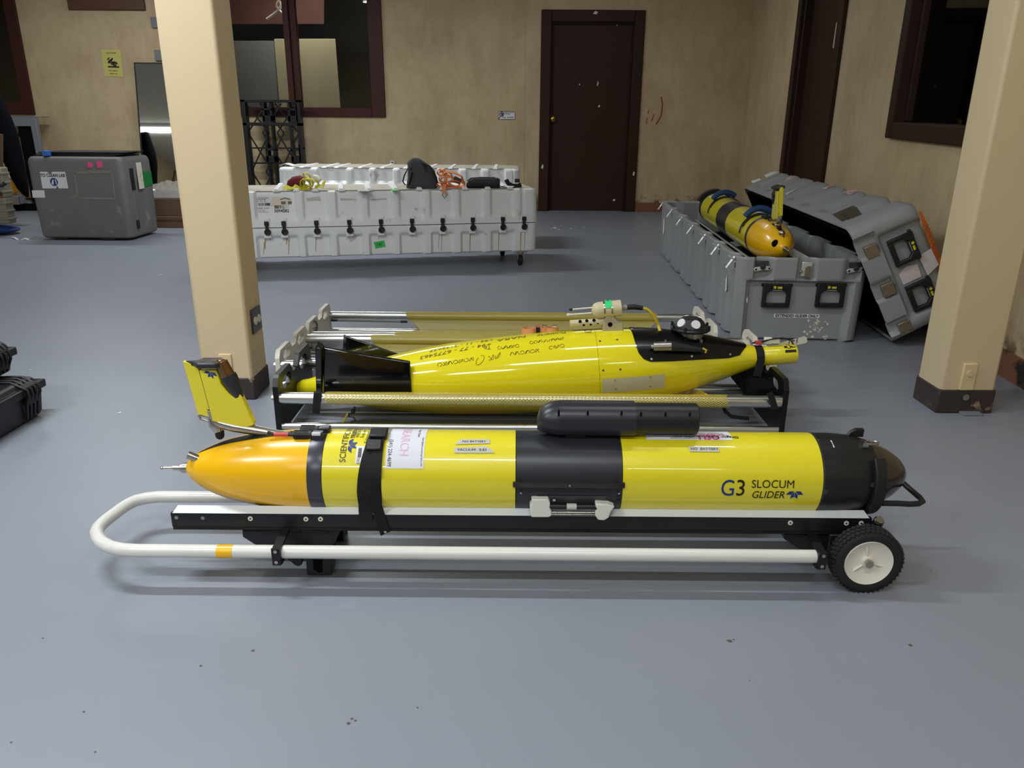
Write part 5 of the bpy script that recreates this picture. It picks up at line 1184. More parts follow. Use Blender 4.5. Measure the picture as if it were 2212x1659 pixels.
lquad('warning_label', [(1986, 457), (1993, 458), (2012, 500), (2034, 556), (2036, 590), (2024, 566), (2002, 508)], (0, 1, 0), (0, -LL / 2 + .040, 0), M['orl'], .010)
c_ = on_plane(2013, 522, TL, (0, 1, 0), (0, -LL / 2 + .040, 0)); text('lettering', 'DO NOT REMOVE', .026, lambda u, v: Vector((c_.x + u * .9, -LL / 2 + .029, c_.z + v)), M['notice'], ld_)

# third glider: the tail, hull and fin built again at a larger size, on its own rail cart inside the case
gt, gn = at(1697, 538, z=.455), Vector((0, 0, 0))
dir3 = (ey + Vector((-.012, 0, .012))).normalized(); S3 = 1.12
x3 = dir3; z3 = Vector((0, 0, 1)); z3 = (z3 - x3 * z3.dot(x3)).normalized(); y3_ = z3.cross(x3)
o3 = gt + x3 * .845 * S3
x3v = Matrix.Rotation(R(-8), 3, x3); y3_ = x3v @ y3_; z3 = x3v @ z3
T3 = Matrix(((x3.x, y3_.x, z3.x, o3.x), (x3.y, y3_.y, z3.y, o3.y), (x3.z, y3_.z, z3.z, o3.z), (0, 0, 0, 1))) @ Matrix.Scale(S3, 4)
g3 = thing('underwater_glider', 'yellow glider lying in the open grey case with tail fin upright', 'glider', T3)
keep = {'tail_cone', 'tail_ring', 'hull_section', 'payload_bay', 'seal_ring', 'nose_section', 'nose_dome', 'tail_slot', 'tail_probe', 'tail_boom', 'tail_fin', 'rudder', 'rudder_hinge', 'hinge_foot', 'fin_cap', 'strobe_lens', 'strobe_holder', 'connector', 'connector_body'}
for ch_ in list(g1.children):
    if ch_.name.split('.')[0] in keep:
        c = ch_.copy(); COL.objects.link(c); c.parent = g3; WM[c.name] = T3
        if ch_.name.startswith('hull_section'): c['label'] = 'plain yellow hull section'
        for gch in ch_.children:
            if gch.name.split('.')[0] in ('bay_cover', 'bay_lip', 'rubber_ball'):
                d = gch.copy(); COL.objects.link(d); d.parent = c
H3 = Hull(T3, tail_p + [(-.46, GR), (.763, GR)] + nose_p[1:] + dome_p[1:])
for px, py in ((1671, 524),):
    h = H3.hit(px, py)
    if h: obj('drain_hole', MB().sph(H3.pt(h[0], h[1], -.014), .021, n=20), M['foam'], g3, True, smooth=60)
for x in (-.78, -.70): obj('vent_ball', MB().sph(H3.pt(x, R(88), .012), .016, n=14), M['steel'], g3, True, smooth=60)
for xh, nm in ((-.33, 0), (.60, 1)):
    mb = MB(); H3.patch(mb, xh + .04, xh + .12, R(30), R(120), .0012, 4, 14); obj('sticker', mb, M['white'], g3, True)
obj('nose_collar', MB().lathe([(.80, .103), (.80, .125), (.86, .125), (.86, .10)], n=48, t0=R(-40), t1=R(150), caps=False), M['blackm'], g3, True)
# its cart: rails with pale pads
c3_ = thing('glider_cart', 'black-railed cart with pale pads inside the open grey case', 'cart', T3)
for sg in (-1, 1):
    obj('side_rail', MB().box(-.82, .86, sg * .098 - .012, sg * .098 + .012, -.128, -.088), M['rail'], c3_, True, bevel=.002)
    obj('side_rail', MB().box(-.82, .86, sg * .15 - .012, sg * .15 + .012, -.16, -.10), M['blackm'], c3_, True, bevel=.002)
    mb = MB().loft([[Vector((x, sg * d, z)) for d, z in ((.128, -.066), (.094, -.088), (.094, -.092), (.128, -.070))] for x in (-.80, .86)]); obj('rail_pad', mb, M['pad'], c3_, True)
for x in (-.6, 0, .6): obj('cross_support', MB().box(x - .03, x + .03, -.16, .16, -.20, -.128), M['black'], c3_, True, bevel=.003)
# blue-handled straps
for xh, lab_ in ((.50, 'black strap with blue foam handle round the far end of boxed glider'), (-.36, 'black strap with blue foam handle round the near end of boxed glider')):
    s3 = thing('carry_strap', lab_, 'strap', T3)
    pts = [H3.pt(xh + .05 * math.cos(a) ** 2 * 0, a, .006) + Vector((.07 * max(0, math.cos(a)), 0, 0)) * -1 for a in [R(170 - 10 * k) for k in range(19)]]
    obj('webbing', MB().ribbon(pts, .016, (1, 0, 0), .003), M['web'], s3, True)
    pts = [H3.pt(xh, a, .022 + .012 * math.sin((a - R(55)) / R(70) * PI)) for a in [R(55 + 7 * k) for k in range(11)]]
    obj('foam_handle', MB().tube(pts, .0165, n=14), M['bluef'], s3, True, smooth=60)
    pts = [H3.pt(xh - .02, a, .004) for a in [R(150 - 12 * k) for k in range(14)]]
    obj('webbing', MB().ribbon(pts, .014, (1, 0, 0), .003), M['web'], s3, True)

# ================================================================== WHITE TRANSIT CASES
def white_case(label, T, L, W, H, seam, ups, lows, group='long white moulded cases', top=True, r=.05, rd=.028):
    t = thing('transport_case', label, 'case', T, group)
    def dsp(side, s, z):
        if side not in (0, 2):
            if side == 1 or side == 3: return .012 * (1 - sm(.06, .09, abs(s))) + .012 * (1 - sm(.06, .09, abs(abs(s) - .2))) 
            return 0
        x = s if side == 0 else -s; d = 0
        for a, b in (ups if z > seam else lows):
            e = min(x - a, b - x)
            if e > 0: d = max(d, rd * sm(0, .022, e))
        if z > seam: return d * sm(.045, .075, z - seam)
        return d * sm(.05, .085, seam - z)
    low_z = [0, .008, .03] + [.06 + (seam - .12) * k / 6 for k in range(7)] + [seam - .085, seam - .07, seam - .05, seam - .02, seam - .003]
    low_z = sorted(set(round(z, 4) for z in low_z if 0 <= z <= seam - .002))
    o1 = obj('base_shell', loft_case(L, W, [(low_z[0], .02)] + [(z, .006 + .004 * (1 - z / seam)) for z in low_z[1:]], dsp, r=r, step=.0105), M['wcase'], t, True, smooth=38)
    up_z = sorted(set(round(z, 4) for z in [seam + .003, seam + .02, seam + .045, seam + .06, seam + .075] + [seam + .09 + (H - .03 - seam - .09) * k / 5 for k in range(6)] + [H - .018, H - .006]))
    lv = [(z, .003 + .007 * (z - seam) / (H - seam)) for z in up_z[:-1]] + [(H - .007, .016), (H, .03)]
    o2 = obj('lid_shell', loft_case(L, W, lv, dsp, r=r, step=.0105), M['wcase'], t, True, smooth=38)
    obj('seam_gasket', MB().box(-L / 2 + .03, L / 2 - .03, -W / 2 + .014, W / 2 - .014, seam - .004, seam + .004), M['skirtd'], t, True, smooth=0)
    # ridges across the lid top
    mb = MB(); tp = MB().box(-L / 2 + .035, L / 2 - .035, -W / 2 + .035, W / 2 - .035, H - .002, H + .0012)
    obj('lid_top', tp, M['wtop'], t, True, smooth=0)
    return t, dsp
p0, p1 = at(552, 560, z=.116), at(1158, 535, z=.116)
p0b = at(552, 560, z=.116); p1b = at(1145, 543, z=.116)
exw = (p1b - p0b).normalized(); eyw = Vector((-exw.y, exw.x, 0)); R0 = p1b + exw * .065; LW1, WW1, HW1 = 2.42, .62, .487
ctrw = R0 - exw * LW1 / 2 + eyw * WW1 / 2; ctrw.z = .116
TW = Matrix(((exw.x, eyw.x, 0, ctrw.x), (exw.y, eyw.y, 0, ctrw.y), (0, 0, 1, ctrw.z), (0, 0, 0, 1)))
fx = lambda px, py, T=TW, w_=WW1: on_plane(px, py, T, (0, 1, 0), (0, -w_ / 2, 0))
ups = [(547, 641), (652, 711), (723, 783), (793, 850), (861, 917), (928, 984), (993, 1048), (1060, 1115), (1126, 1137)]
lows = [(551, 647), (657, 716), (727, 787), (797, 854), (863, 920), (931, 985), (996, 1050), (1061, 1116)]
U = [(fx(a, 440).x, fx(b, 440).x) for a, b in ups]; Lw = [(fx(a, 525).x, fx(b, 525).x) for a, b in lows]
U.insert(0, (-LW1 / 2 + .12, U[0][0] - .06)); 
seam = fx(850, 487).z
w1, dsp1 = white_case('white moulded case on castors with webbing and bag on top', TW, LW1, WW1, HW1, seam, [u for u in U if u[1] - u[0] > .02], Lw)
# latches
for px, py in ((577, 497), (614, 496), (684, 491), (755, 490), (823, 486), (890, 483), (956, 480), (1021, 476), (1086, 472), (1132, 470)):
    q = fx(px, py); z = seam + .008; y = -WW1 / 2 + .004
    m = MB().box(q.x - .016, q.x + .016, y - .018, y + .006, z + .008, z + .040).box(q.x - .011, q.x + .011, y - .016, y + .004, z - .03, z + .012)
    lt = obj('latch', m, M['black'], w1, True, bevel=.003)
    lpn = [Vector((q.x + .020 * math.sin(a) + .003, y - .014, z - .038 + .020 * math.cos(a))) for a in [2 * PI * k / 12 for k in range(12)]]
    obj('draw_loop', MB().tube(lpn, .0055, n=8, closed=True).box(q.x - .012, q.x + .014, y - .016, y - .004, z - .056, z - .012), M['black'], lt, True, bevel=.002)
    bb = MB().box(q.x - .024, q.x + .024, y - .004, y + .03, seam + .004, seam + .068).box(q.x - .026, q.x + .026, y - .006, y + .03, seam - .075, seam - .004); obj('latch_boss', bb, M['wcase'], w1, True, bevel=.005)
rz = MB()
for px, y0, y1, w_ in ((573, 508, 540, 2), (570, 525, 552, 1.2), (584, 506, 520, 1.6), (620, 505, 530, 2), (624, 520, 552, 1.5), (683, 500, 545, 1.4), (755, 500, 510, 1.6), (820, 498, 518, 1.2), (888, 498, 512, 1.6), (956, 500, 545, 1), (950, 500, 540, .9), (1018, 498, 548, 1.8), (1080, 494, 545, 1.5), (1126, 490, 548, 1.8), (1135, 492, 540, 1)):
    a, b = fx(px, y0), fx(px - 1.5, y1); k = w_ / 400
    n = 6
    pts = [a.lerp(b, i / n) for i in range(n + 1)]
    prv = None
    for i, q in enumerate(pts):
        d = dsp1(0, q.x, q.z); y = -WW1 / 2 + .006 + .004 * (1 - q.z / seam) + d - .0012; kk = k * (1 - .5 * i / n)
        cur = (Vector((q.x - kk, y, q.z)), Vector((q.x + kk, y, q.z)))
        if prv: rz.add([prv[0], prv[1], cur[1], cur[0]], [(0, 1, 2, 3)])
        prv = cur
obj('rust_run', rz, M['rust'], w1, True, smooth=0, kind='stuff')
def wquad(pts, m_, off, name, T=TW, w_=WW1, par=w1, dep=.028, label=None):
    a = [on_plane(px, py, T, (0, 1, 0), (0, -w_ / 2 + .010 + dep, 0)) for px, py in pts]
    return obj(name, MB().add([p - Vector((0, off, 0)) for p in a], [list(range(len(a)))]), m_, par, True, smooth=0, label=label), a
g_, a = wquad([(807, 523), (830, 519), (833, 533), (811, 537)], M['green'], .002, 'tape_note', label='green tape note')
cc = (a[0] + a[2]) / 2; text('handwriting', '141', .042, lambda u, v: cc + Vector((u * .8, -.0035, v + u * .12)), M['ink'], w1)
_, a = wquad([(551, 424), (584, 424), (588, 466), (556, 466)], M['white'], .003, 'shipping_label')
a0 = a[0]; lab_m = MB()
def barc(x0, x1, z0, z1, n, mb, seed, y):
    rn = random.Random(seed)
    for i in range(n):
        if rn.random() < .65: xx_ = x0 + (x1 - x0) * i / n; mb.add([(xx_, y, z0), (xx_ + (x1 - x0) / n * .7, y, z0), (xx_ + (x1 - x0) / n * .7, y, z1), (xx_, y, z1)], [(0, 1, 2, 3)])
W_ = a[1].x - a0.x
barc(a0.x + .014, a0.x + W_ * .94, a0.z - .068, a0.z - .048, 34, lab_m, 1, a0.y - .0045); barc(a0.x + .016, a0.x + W_ * 1.02, a0.z - .152, a0.z - .134, 34, lab_m, 2, a0.y - .0045)
obj('barcode', lab_m, M['ink'], w1, True, smooth=0)
rn = random.Random(5)
for k, (dz, s_) in enumerate(((-.012, 'From: Marine Tech'), (-.024, 'Ref. 5094-7708'), (-.037, 'No.   Pcs.   Kg'), (-.086, 'MARINE  CARGO'), (-.100, 'Gross  Net'), (-.112, 'Handle with care'))): text('print', s_, .013, lambda u, v, dz=dz: Vector((a0.x + .006 + u * .85, a0.y - .0045, a0.z + dz + v)), M['ink'], w1, align='LEFT')
M['scrap'] = mat('torn_label', (222, 210, 190), .6, var=.05)
_, b_ = wquad([(588, 425), (628, 427), (631, 437), (620, 448), (604, 458), (586, 459), (584, 440)], M['scrap'], .003, 'torn_label'); b0 = b_[0]
lab_m = MB(); barc(b0.x + .01, b0.x + .075, b0.z - .086, b0.z - .062, 14, lab_m, 3, b0.y - .0045); barc(b0.x + .06, b0.x + .135, b0.z - .055, b0.z - .034, 14, lab_m, 4, b0.y - .0045); lab_m.add([(b0.x + .055 + .07 * t, b0.y - .0045, b0.z - .008 - .010 * (2 * t - 1) ** 2) for t in (0, .5, 1)] + [(b0.x + .055 + .07 * t, b0.y - .0045, b0.z - .013 - .010 * (2 * t - 1) ** 2) for t in (1, .5, 0)], [(0, 1, 2, 3, 4, 5)]); obj('barcode', lab_m, M['ink'], w1, True, smooth=0)
text('print', '5094282', .030, lambda u, v: Vector((b0.x + .058 + u, b0.y - .0045, b0.z - .103 + v)), M['ink'], w1, bold=.0008)
wquad([(1098, 481), (1120, 481), (1120, 488), (1098, 488)], M['ink'], -.002, 'name_plate', dep=.0)
for pts in ([(662, 428), (690, 424), (700, 446), (668, 458), (664, 440)], [(735, 428), (770, 430), (768, 455), (738, 452)], [(803, 430), (835, 428), (838, 457), (806, 458)]): wquad(pts, mat('tape_residue', (196, 190, 180), .4, var=.08, vs=20), .002, 'tape_residue')
wquad([(721, 545), (724, 537), (727, 548), (723, 551)], M['rust'], .0, 'rust_spot', dep=0)
# things printed on the lid top and ridges
for px in (595, 639, 680, 738, 800, 860, 913, 965, 1017, 1070, 1122):
    q = on_plane(px, 415, TW, (0, 0, 1), (0, 0, HW1)); obj('lid_rib', MB().hexa([Vector((q.x - .026, -WW1 / 2 + .012, HW1 - .004)), Vector((q.x + .026, -WW1 / 2 + .012, HW1 - .004)), Vector((q.x + .026, WW1 / 2 - .02, HW1 - .004)), Vector((q.x - .026, WW1 / 2 - .02, HW1 - .004))], [Vector((q.x - .015, -WW1 / 2 + .022, HW1 + .016)), Vector((q.x + .015, -WW1 / 2 + .022, HW1 + .016)), Vector((q.x + .015, WW1 / 2 - .03, HW1 + .016)), Vector((q.x - .015, WW1 / 2 - .03, HW1 + .016))]), M['wcase'], w1, True, bevel=.003)
for pts, mm in (([(845, 407), (858, 407), (859, 412), (846, 412)], 'green'), ([(773, 408), (797, 408), (798, 413), (772, 413)], 'tape')):
    a = [on_plane(px, py, TW, (0, 0, 1), (0, 0, HW1 + .002)) for px, py in pts]; obj('lid_sticker', MB().add(a, [(0, 1, 2, 3)]), M[mm], w1, True, smooth=0)
# castors
def castor(x, y):
    b = MB().box(x - .05, x + .05, y - .04, y + .04, -.012, 0); cs = obj('castor_plate', b, M['steel'], w1, True, bevel=.002)
    obj('castor_fork', MB().box(x - .024, x - .018, y - .02, y + .02, -.08, -.01).box(x + .018, x + .024, y - .02, y + .02, -.08, -.01).cyl((x, y, -.025), (x, y, -.01), .022, n=16), M['steel'], cs, True, bevel=.002)
    obj('castor_wheel', MB().lathe([(-.016, .02), (-.015, .036), (-.011, .040), (.011, .040), (.015, .036), (.016, .02)], Matrix.Translation((x, y, -.076)), n=28), M['rub'], cs, True)
q = on_plane(1124, 560, TW, (0, 1, 0), (0, -WW1 / 2 + .05, 0))
for x, y in ((q.x, -WW1 / 2 + .06), (q.x - .05, WW1 / 2 - .10), (-LW1 / 2 + .15, -WW1 / 2 + .08), (-LW1 / 2 + .15, WW1 / 2 - .1)): castor(x, y)
# rear cases
TB = Matrix.Translation(((-2.084 + .063) / 2, 7.0 + .31, .462)); L2_ = .063 + 2.084
f2x = lambda px: on_plane(px, 385, TB, (0, 1, 0), (0, -.31, 0)).x
U2 = [(f2x(a), f2x(b)) for a, b in ((612, 618), (631, 672), (683, 750), (759, 800), (808, 852), (860, 900), (910, 948), (959, 995), (1006, 1044), (1055, 1095), (1108, 1113))]
w2, _ = white_case('upper white case of the rear stack, brown dust on its lid', TB, L2_, .62, .238, .05, U2, [])
for px in (652, 700, 727, 778, 826, 876, 929, 973, 1024, 1070):
    x = f2x(px); obj('lid_rib', MB().hexa([Vector((x - .022, -.30, .234)), Vector((x + .022, -.30, .234)), Vector((x + .022, .29, .234)), Vector((x - .022, .29, .234))], [Vector((x - .014, -.29, .247)), Vector((x + .014, -.29, .247)), Vector((x + .014, .28, .247)), Vector((x - .014, .28, .247))]), M['wcase'], w2, True, bevel=.003)
TC_ = Matrix.Translation(((-2.3 + .21) / 2, 7.0 + .31, .10))
w3_, _ = white_case('lower white case of the rear stack, mostly hidden', TC_, 2.51, .62, .36, .16, [], [])
for x, y in ((-1.1, -.22), (1.1, -.22), (1.1, .22), (-1.1, .22)): obj('castor_wheel', MB().cyl((x - .015, y, -.05), (x + .015, y, -.05), .05, n=24).box(x - .02, x + .02, y - .02, y + .02, -.03, .004), M['rub'], w3_, True)

# ================================================================== THINGS ON THE WHITE CASE
TOPZ = .116 + HW1 + .003
def front_y(px): return (TW @ fx(px, 415)).y
def item(px0, py0, dy=.09):
    """plane map for an item standing on the white case: (px, py, depth) -> point"""
    y = front_y(px0) + dy; k = ((y * .946 + .16) / F); x0 = at(px0, py0, Y=y).x
    return (lambda px, py, d=0.0: Vector((x0 + (px - px0) * k, y + d, TOPZ + (py0 - py) * k))), k
f, k = item(910, 414, .12)
bg = thing('drawstring_bag', 'dark grey drawstring bag with black handles on the white case', 'bag', tuple(f(910, 414)))
lv = [(914, 414, 62, .055), (913, 412, 68, .06), (913, 402, 66, .062), (913, 392, 62, .06), (911, 380, 56, .052), (908, 370, 50, .045), (904, 363, 42, .036), (901, 357, 30, .026), (900, 353, 16, .018), (899, 352, 6, .01)]
rings = []; rn = random.Random(2)
for cx, cy, w_, d in lv:
    rings.append([f(cx + w_ / 2 * math.cos(a) * (1 + .05 * math.sin(5 * a + cy)), cy + .8 * math.sin(3 * a + cy * .3), d * math.sin(a) * (1 + .06 * math.sin(4 * a + cy))) for a in [2 * PI * i / 28 for i in range(28)]])
obj('bag_body', MB().loft(rings), M['greyfab'], bg, smooth=60)
hp_ = [f(893, 372, -.045), f(884, 374, -.05), f(877, 386, -.05), f(873, 399, -.05), f(877, 406, -.05), f(885, 406, -.055), f(889, 397, -.058), f(894, 380, -.056)]
obj('handle', MB().ribbon(hp_, .022, (.2, 1, .0), .003), M['web'], bg)
obj('handle', MB().ribbon([f(916, 362, -.03), f(930, 366, -.04), f(940, 378, -.03), f(944, 392, -.03), f(948, 404, -.03)], .020, (.2, 1, 0), .003), M['web'], bg)
obj('drawcord', MB().tube([f(909, 357, -.02), f(918, 366, -.044), f(921, 378, -.055)], .003, n=6).tube([f(921, 364, -.04), f(926, 379, -.05)], .003, n=6), M['ink'], bg)
f, k = item(975, 413, .09)
ob = thing('strap_bundle', 'orange ratchet strap heap with hanging hook right of the dark bag', 'strap', tuple(f(975, 413)))
def ring_rib(cx, cy, a, b, w_, tilt, dpt, n=18, t0=0, t1=2 * PI): return [f(cx + a * math.cos(t) , cy + b * math.sin(t) + tilt * math.cos(t), dpt + .02 * math.sin(t + 1)) for t in [t0 + (t1 - t0) * i / n for i in range(n + 1)]]
for (cx, cy, a, b, wd, tl_, dp) in ((972, 398, 22, 11, .026, 6, -.02), (978, 400, 26, 9, .026, 4, .02), (966, 394, 12, 15, .024, -3, -.045), (952, 380, 6, 6, .022, 0, .0), (988, 403, 17, 7, .024, 3, -.05), (970, 404, 24, 6, .026, 0, -.06)):
    obj('webbing', MB().ribbon(ring_rib(cx, cy, a, b, wd, tl_, dp), wd, (.15, 1, .25), .004), M['orange'], ob)
obj('webbing', MB().ribbon([f(948, 375, 0), f(960, 374, -.03), f(966, 385, -.05), f(964, 400, -.06), f(961, 412, -.09), f(962, 422, -.105)], .026, (1, 0, .1), .004), M['orange'], ob)
obj('webbing', MB().ribbon([f(950, 379, 0), f(968, 378, -.03), f(985, 381, -.03), f(998, 388, -.03), f(1003, 402, -.03)], .024, (.2, 1, .5), .004), M['orange'], ob)
obj('buckle', MB().box(-.03, .03, -.015, .015, -.02, .02, T=Matrix.Translation(f(989, 395, -.05)) @ Matrix.Rotation(.4, 4, 'Y')), mat('dull_buckle', (80, 62, 46), .5, .5), ob, bevel=.006)
hkp = [f(959, 421, -.104), f(958, 425, -.106), f(962, 432, -.107), f(968, 425, -.106), f(967, 421, -.105)]
obj('hook', MB().tube(hkp, .004, n=8), M['steel'], ob)
f, k = item(1045, 412, .09)
mb = MB(); rings = []
for i in range(17):
    t = i / 16; px = 1008 + 72 * t; e = min(1, (t / .18) ** .6 if t < .18 else 1) * (1 - .25 * sm(.93, 1, t)); h = 21 * (.45 + .55 * e)
    rings.append([f(px, 412 - h / 2 - h / 2 * math.copysign(abs(math.sin(a)) ** .6, math.sin(a)), .05 * math.copysign(abs(math.cos(a)) ** .6, math.cos(a))) for a in [2 * PI * j / 20 for j in range(20)]])
t_ = thing('pouch', 'long black zipped pouch lying on the white case', 'pouch', tuple(f(1045, 412))); obj('body', mb.loft(rings), M['blackm'], t_, smooth=50)
obj('zip', MB().tube([f(1010, 397, -.045), f(1018, 391.5, -.03), f(1040, 390.4, 0), f(1070, 390.6, 0)], .0035, n=6), M['char'], t_)
f, k = item(1108, 409, .10)
t_ = thing('paper', 'crumpled white and red papers near the right end of white case', 'paper', tuple(f(1100, 410)))
for k_, (px, d, rz_) in enumerate(((1092, 0, .2), (1103, .03, -.4), (1098, -.04, .7))):
    T = Matrix.Translation(f(px, 409, d)) @ Matrix.Rotation(rz_, 4, 'Z'); obj('sheet', MB().grid(lambda u, v: T @ Vector(((u - .5) * .1, (v - .5) * .06, .006 + .007 * math.sin(6 * u + 3 * v + k_))), 6, 4), M['white'] if k_ != 1 else M['maroon'], t_)
t_ = thing('belt', 'black curved belt clip at the right end of the white case', 'belt', tuple(f(1112, 408)))
obj('band', MB().ribbon([f(1093, 393, 0), f(1098, 401, -.01), f(1108, 406, -.01), f(1118, 406, 0), f(1126, 404, .01)], .035, (0, .5, 1), .012), M['blackm'], t_, bevel=.003); obj('clip', MB().box(-.02, .02, -.012, .012, -.014, .014, T=Matrix.Translation(f(1117, 395, 0))), M['black'], t_, bevel=.004)
f, k = item(660, 418, .10)
yb_ = thing('strap_bundle', 'yellow webbing heap tied around maroon cloth on the white case', 'strap', tuple(f(660, 418)))
lvp = [(622, 412, 3), (628, 406, 9), (638, 402, 13), (650, 400, 14), (658, 402, 12)]
obj('maroon_cloth', MB().tube([f(a, b, .0) for a, b, c in lvp], [c * k * .85 for a, b, c in lvp], n=14, flat=1.0), M['maroon'], yb_, smooth=60)
for (cx, cy, a, b, wd, tl_, dp) in ((668, 405, 12, 11, .030, 0, -.05), (673, 402, 9, 8, .026, 1, -.07), (664, 406, 9, 11, .030, 2, -.03), (676, 406, 14, 10, .026, -1, -.03), (667, 389, 6, 5, .022, 3, -.02)):
    obj('webbing', MB().ribbon(ring_rib(cx, cy, a, b, wd, tl_, dp), wd, (.1, 1, .15), .004), M['ystrap'], yb_)
obj('webbing', MB().ribbon([f(616, 416, -.06), f(624, 411, -.06), f(636, 415, -.07), f(645, 410, -.07), f(655, 415, -.06), f(672, 416, -.05)], .034, [Vector((0, 1, .3)), Vector((0, .6, 1)), Vector((0, 1, .4)), Vector((0, .4, 1)), Vector((0, 1, .6)), Vector((0, 1, .2))], .004), M['ystrap'], yb_)
obj('webbing', MB().ribbon([f(684, 412, -.04), f(694, 409, -.04), f(701, 411, -.04), f(706, 402, -.03), f(702, 400, .0), f(697, 408, .0)], .030, (0, .8, .6), .004), M['ystrap'], yb_)
obj('white_end', MB().tube([f(679, 391, .01), f(687, 393, .0), f(694, 399, -.01)], [.014, .02, .016], n=10), M['wht'], yb_, smooth=60)
f, k = (lambda px, py, d=0.0: at(px, py, Y=7.15 + d)), .004
t_ = thing('paper', 'white paper scraps with red print on the rear white case', 'paper', tuple(at(615, 361, Y=7.15)))
obj('sheet', MB().grid(lambda u, v: Vector((at(606, 361, Y=7.15).x + .13 * u, 7.1 + .15 * v, .705 + .035 * math.sin(u * 3) * (1 - u))), 8, 4), M['white'], t_)
obj('sheet', MB().box(at(622, 361, Y=7.2).x, at(634, 361, Y=7.2).x, 7.2, 7.28, .703, .709), M['maroon'], t_)

# ================================================================== LEFT SIDE OF THE ROOM
BL, BR_, BS = at(94, 519, z=0), at(280, 521, z=0), at(321, 503, z=0)
exq = (BR_ - BL).normalized(); eyq = Vector((-exq.y, exq.x, 0)); Lq = (BR_ - BL).length + .06; Wq = .58; Hq = at(50, 338, Y=BL.y).z
cq = BL + exq * (Lq / 2 - .03) + eyq * Wq / 2
TQ = Matrix(((exq.x, eyq.x, 0, cq.x), (exq.y, eyq.y, 0, cq.y), (0, 0, 1, 0), (0, 0, 0, 1)))
gq_ = thing('storage_case', 'worn grey case marked to clean lab, standing left of left pillar', 'case', TQ)
lvq = [(.02, .03), (.035, .012), (.06, .008), (Hq * .5, .0), (Hq - .05, -.0), (Hq - .02, .008), (Hq - .005, .02), (Hq, .035)]
obj('case_shell', loft_case(Lq, Wq, lvq, lambda side, s, z: (.022 * (1 - sm(.10, .13, abs(s))) if side == 1 else 0) * (1 if .12 < z < Hq - .08 else 0), r=.045, step=.03), M['gold'], gq_, True, smooth=40)
for x in (-.26, .2): obj('foot', MB().box(x - .06, x + .06, -Wq / 2 + .03, Wq / 2 - .03, 0, .03), M['blackm'], gq_, True, bevel=.006)
def qq(px, py): return on_plane(px, py, TQ, (0, 1, 0), (0, -Wq / 2, 0))
def qpatch(pts, m_, name, off=.002, label=None): a = [qq(*p) for p in pts]; return obj(name, MB().add([p - Vector((0, off, 0)) for p in a], [list(range(len(a)))]), m_, gq_, True, smooth=0, label=label), a
_, a = qpatch([(86, 371), (102, 371), (109, 377), (113, 371), (141, 371), (148, 407), (127, 407), (124, 400), (121, 407), (92, 407)], M['white'], 'printed_label', label='torn white label')
c_ = qq(114, 379); text('lettering', 'TO CLEAN LAB', .040, lambda u, v: Vector((c_.x + u * .84, -Wq / 2 - .0035, c_.z + v)), M['ink'], gq_, bold=.001)
c_ = qq(117, 393); ringm = MB().add([Vector((c_.x + .036 * math.cos(a), -Wq / 2 - .0032, c_.z + .036 * math.sin(a))) for a in [2 * PI * i / 24 for i in range(24)]], [list(range(24))]); em = obj('round_emblem', ringm, M['blue'], gq_, True, smooth=0)
obj('emblem_mark', MB().add([Vector((c_.x + x, -Wq / 2 - .0038, c_.z + z)) for x, z in ((-.026, -.018), (-.012, .02), (.0, .022), (-.006, -.026))], [(0, 1, 2, 3)]).add([Vector((c_.x + x, -Wq / 2 - .0038, c_.z + z)) for x, z in ((.012, .026), (.022, .018), (.024, -.02), (.016, -.024))], [(0, 1, 2, 3)]), M['white'], em, True, smooth=0)
qpatch([(69, 411), (96, 411), (98, 427), (71, 427)], M['white'], 'printed_label')
M['resid'] = mat('label_outline_residue', (132, 130, 116), .6, var=.2, vs=20)
for pts in ([(159, 370), (240, 368), (241, 374), (160, 376)], [(166, 426), (246, 427), (247, 431), (167, 429)], [(159, 372), (163, 372), (170, 428), (166, 428)], [(240, 372), (243, 372), (250, 428), (247, 428)]): qpatch(pts, M['resid'], 'glue_residue', .0012)
for i, pts in enumerate(([(188, 350), (197, 350), (202, 356), (200, 362), (190, 363)], [(208, 349), (220, 347), (223, 361), (211, 363)])): qpatch(pts, M['pinkn'], 'pink_note', .003)
obj('side_latch', MB().box(Lq / 2 - .03, Lq / 2 + .015, -.16, -.11, Hq * .60, Hq * .86).box(Lq / 2 - .03, Lq / 2 + .01, -.16, -.12, .10, .18), M['blackm'], gq_, True, bevel=.006)
obj('recovery_bar', MB().cyl((Lq / 2 - .004, -.14, .18), (Lq / 2 - .004, -.14, Hq * .6), .010, n=12), M['gold'], gq_, True)
obj('green_label', MB().box(Lq / 2 + .001, Lq / 2 + .004, .08, .26, Hq * .62, Hq * .80), mat('green_label', (20, 128, 62), .5), gq_, True); obj('paper_edge', MB().box(Lq / 2 + .0005, Lq / 2 + .003, -.02, .08, Hq * .60, Hq * .92), M['ivory'], gq_, True)
# flat black sheets on its top
for k_ in range(3):
    T = TQ @ Matrix.Translation((-.02 + .02 * k_, -.02 + .01 * k_, Hq + .006 + .015 * k_)) @ Matrix.Rotation(R(1.5 * k_ - 1), 4, 'Z')
    tag(obj('flat_panel', MB().box(-.37, .40, -.22, .22, -.005, .004, T=T), M['blackm'], bevel=.002), ['bottom of three thin black panels lying on the grey case', 'middle one of three thin black panels on the grey case', 'topmost thin black panel on the grey case'][k_], 'panel', 'thin black panels on the grey case')
p = qq(95, 330); T = TQ @ Matrix.Translation((p.x, -Wq / 2 + .03, Hq + .028)); tag(obj('blue_tape', MB().box(-.028, .028, -.02, .05, -.022, .022, T=T), M['bluetape'], bevel=.003), 'bright blue tape piece wrapped on the black panels', 'tape')
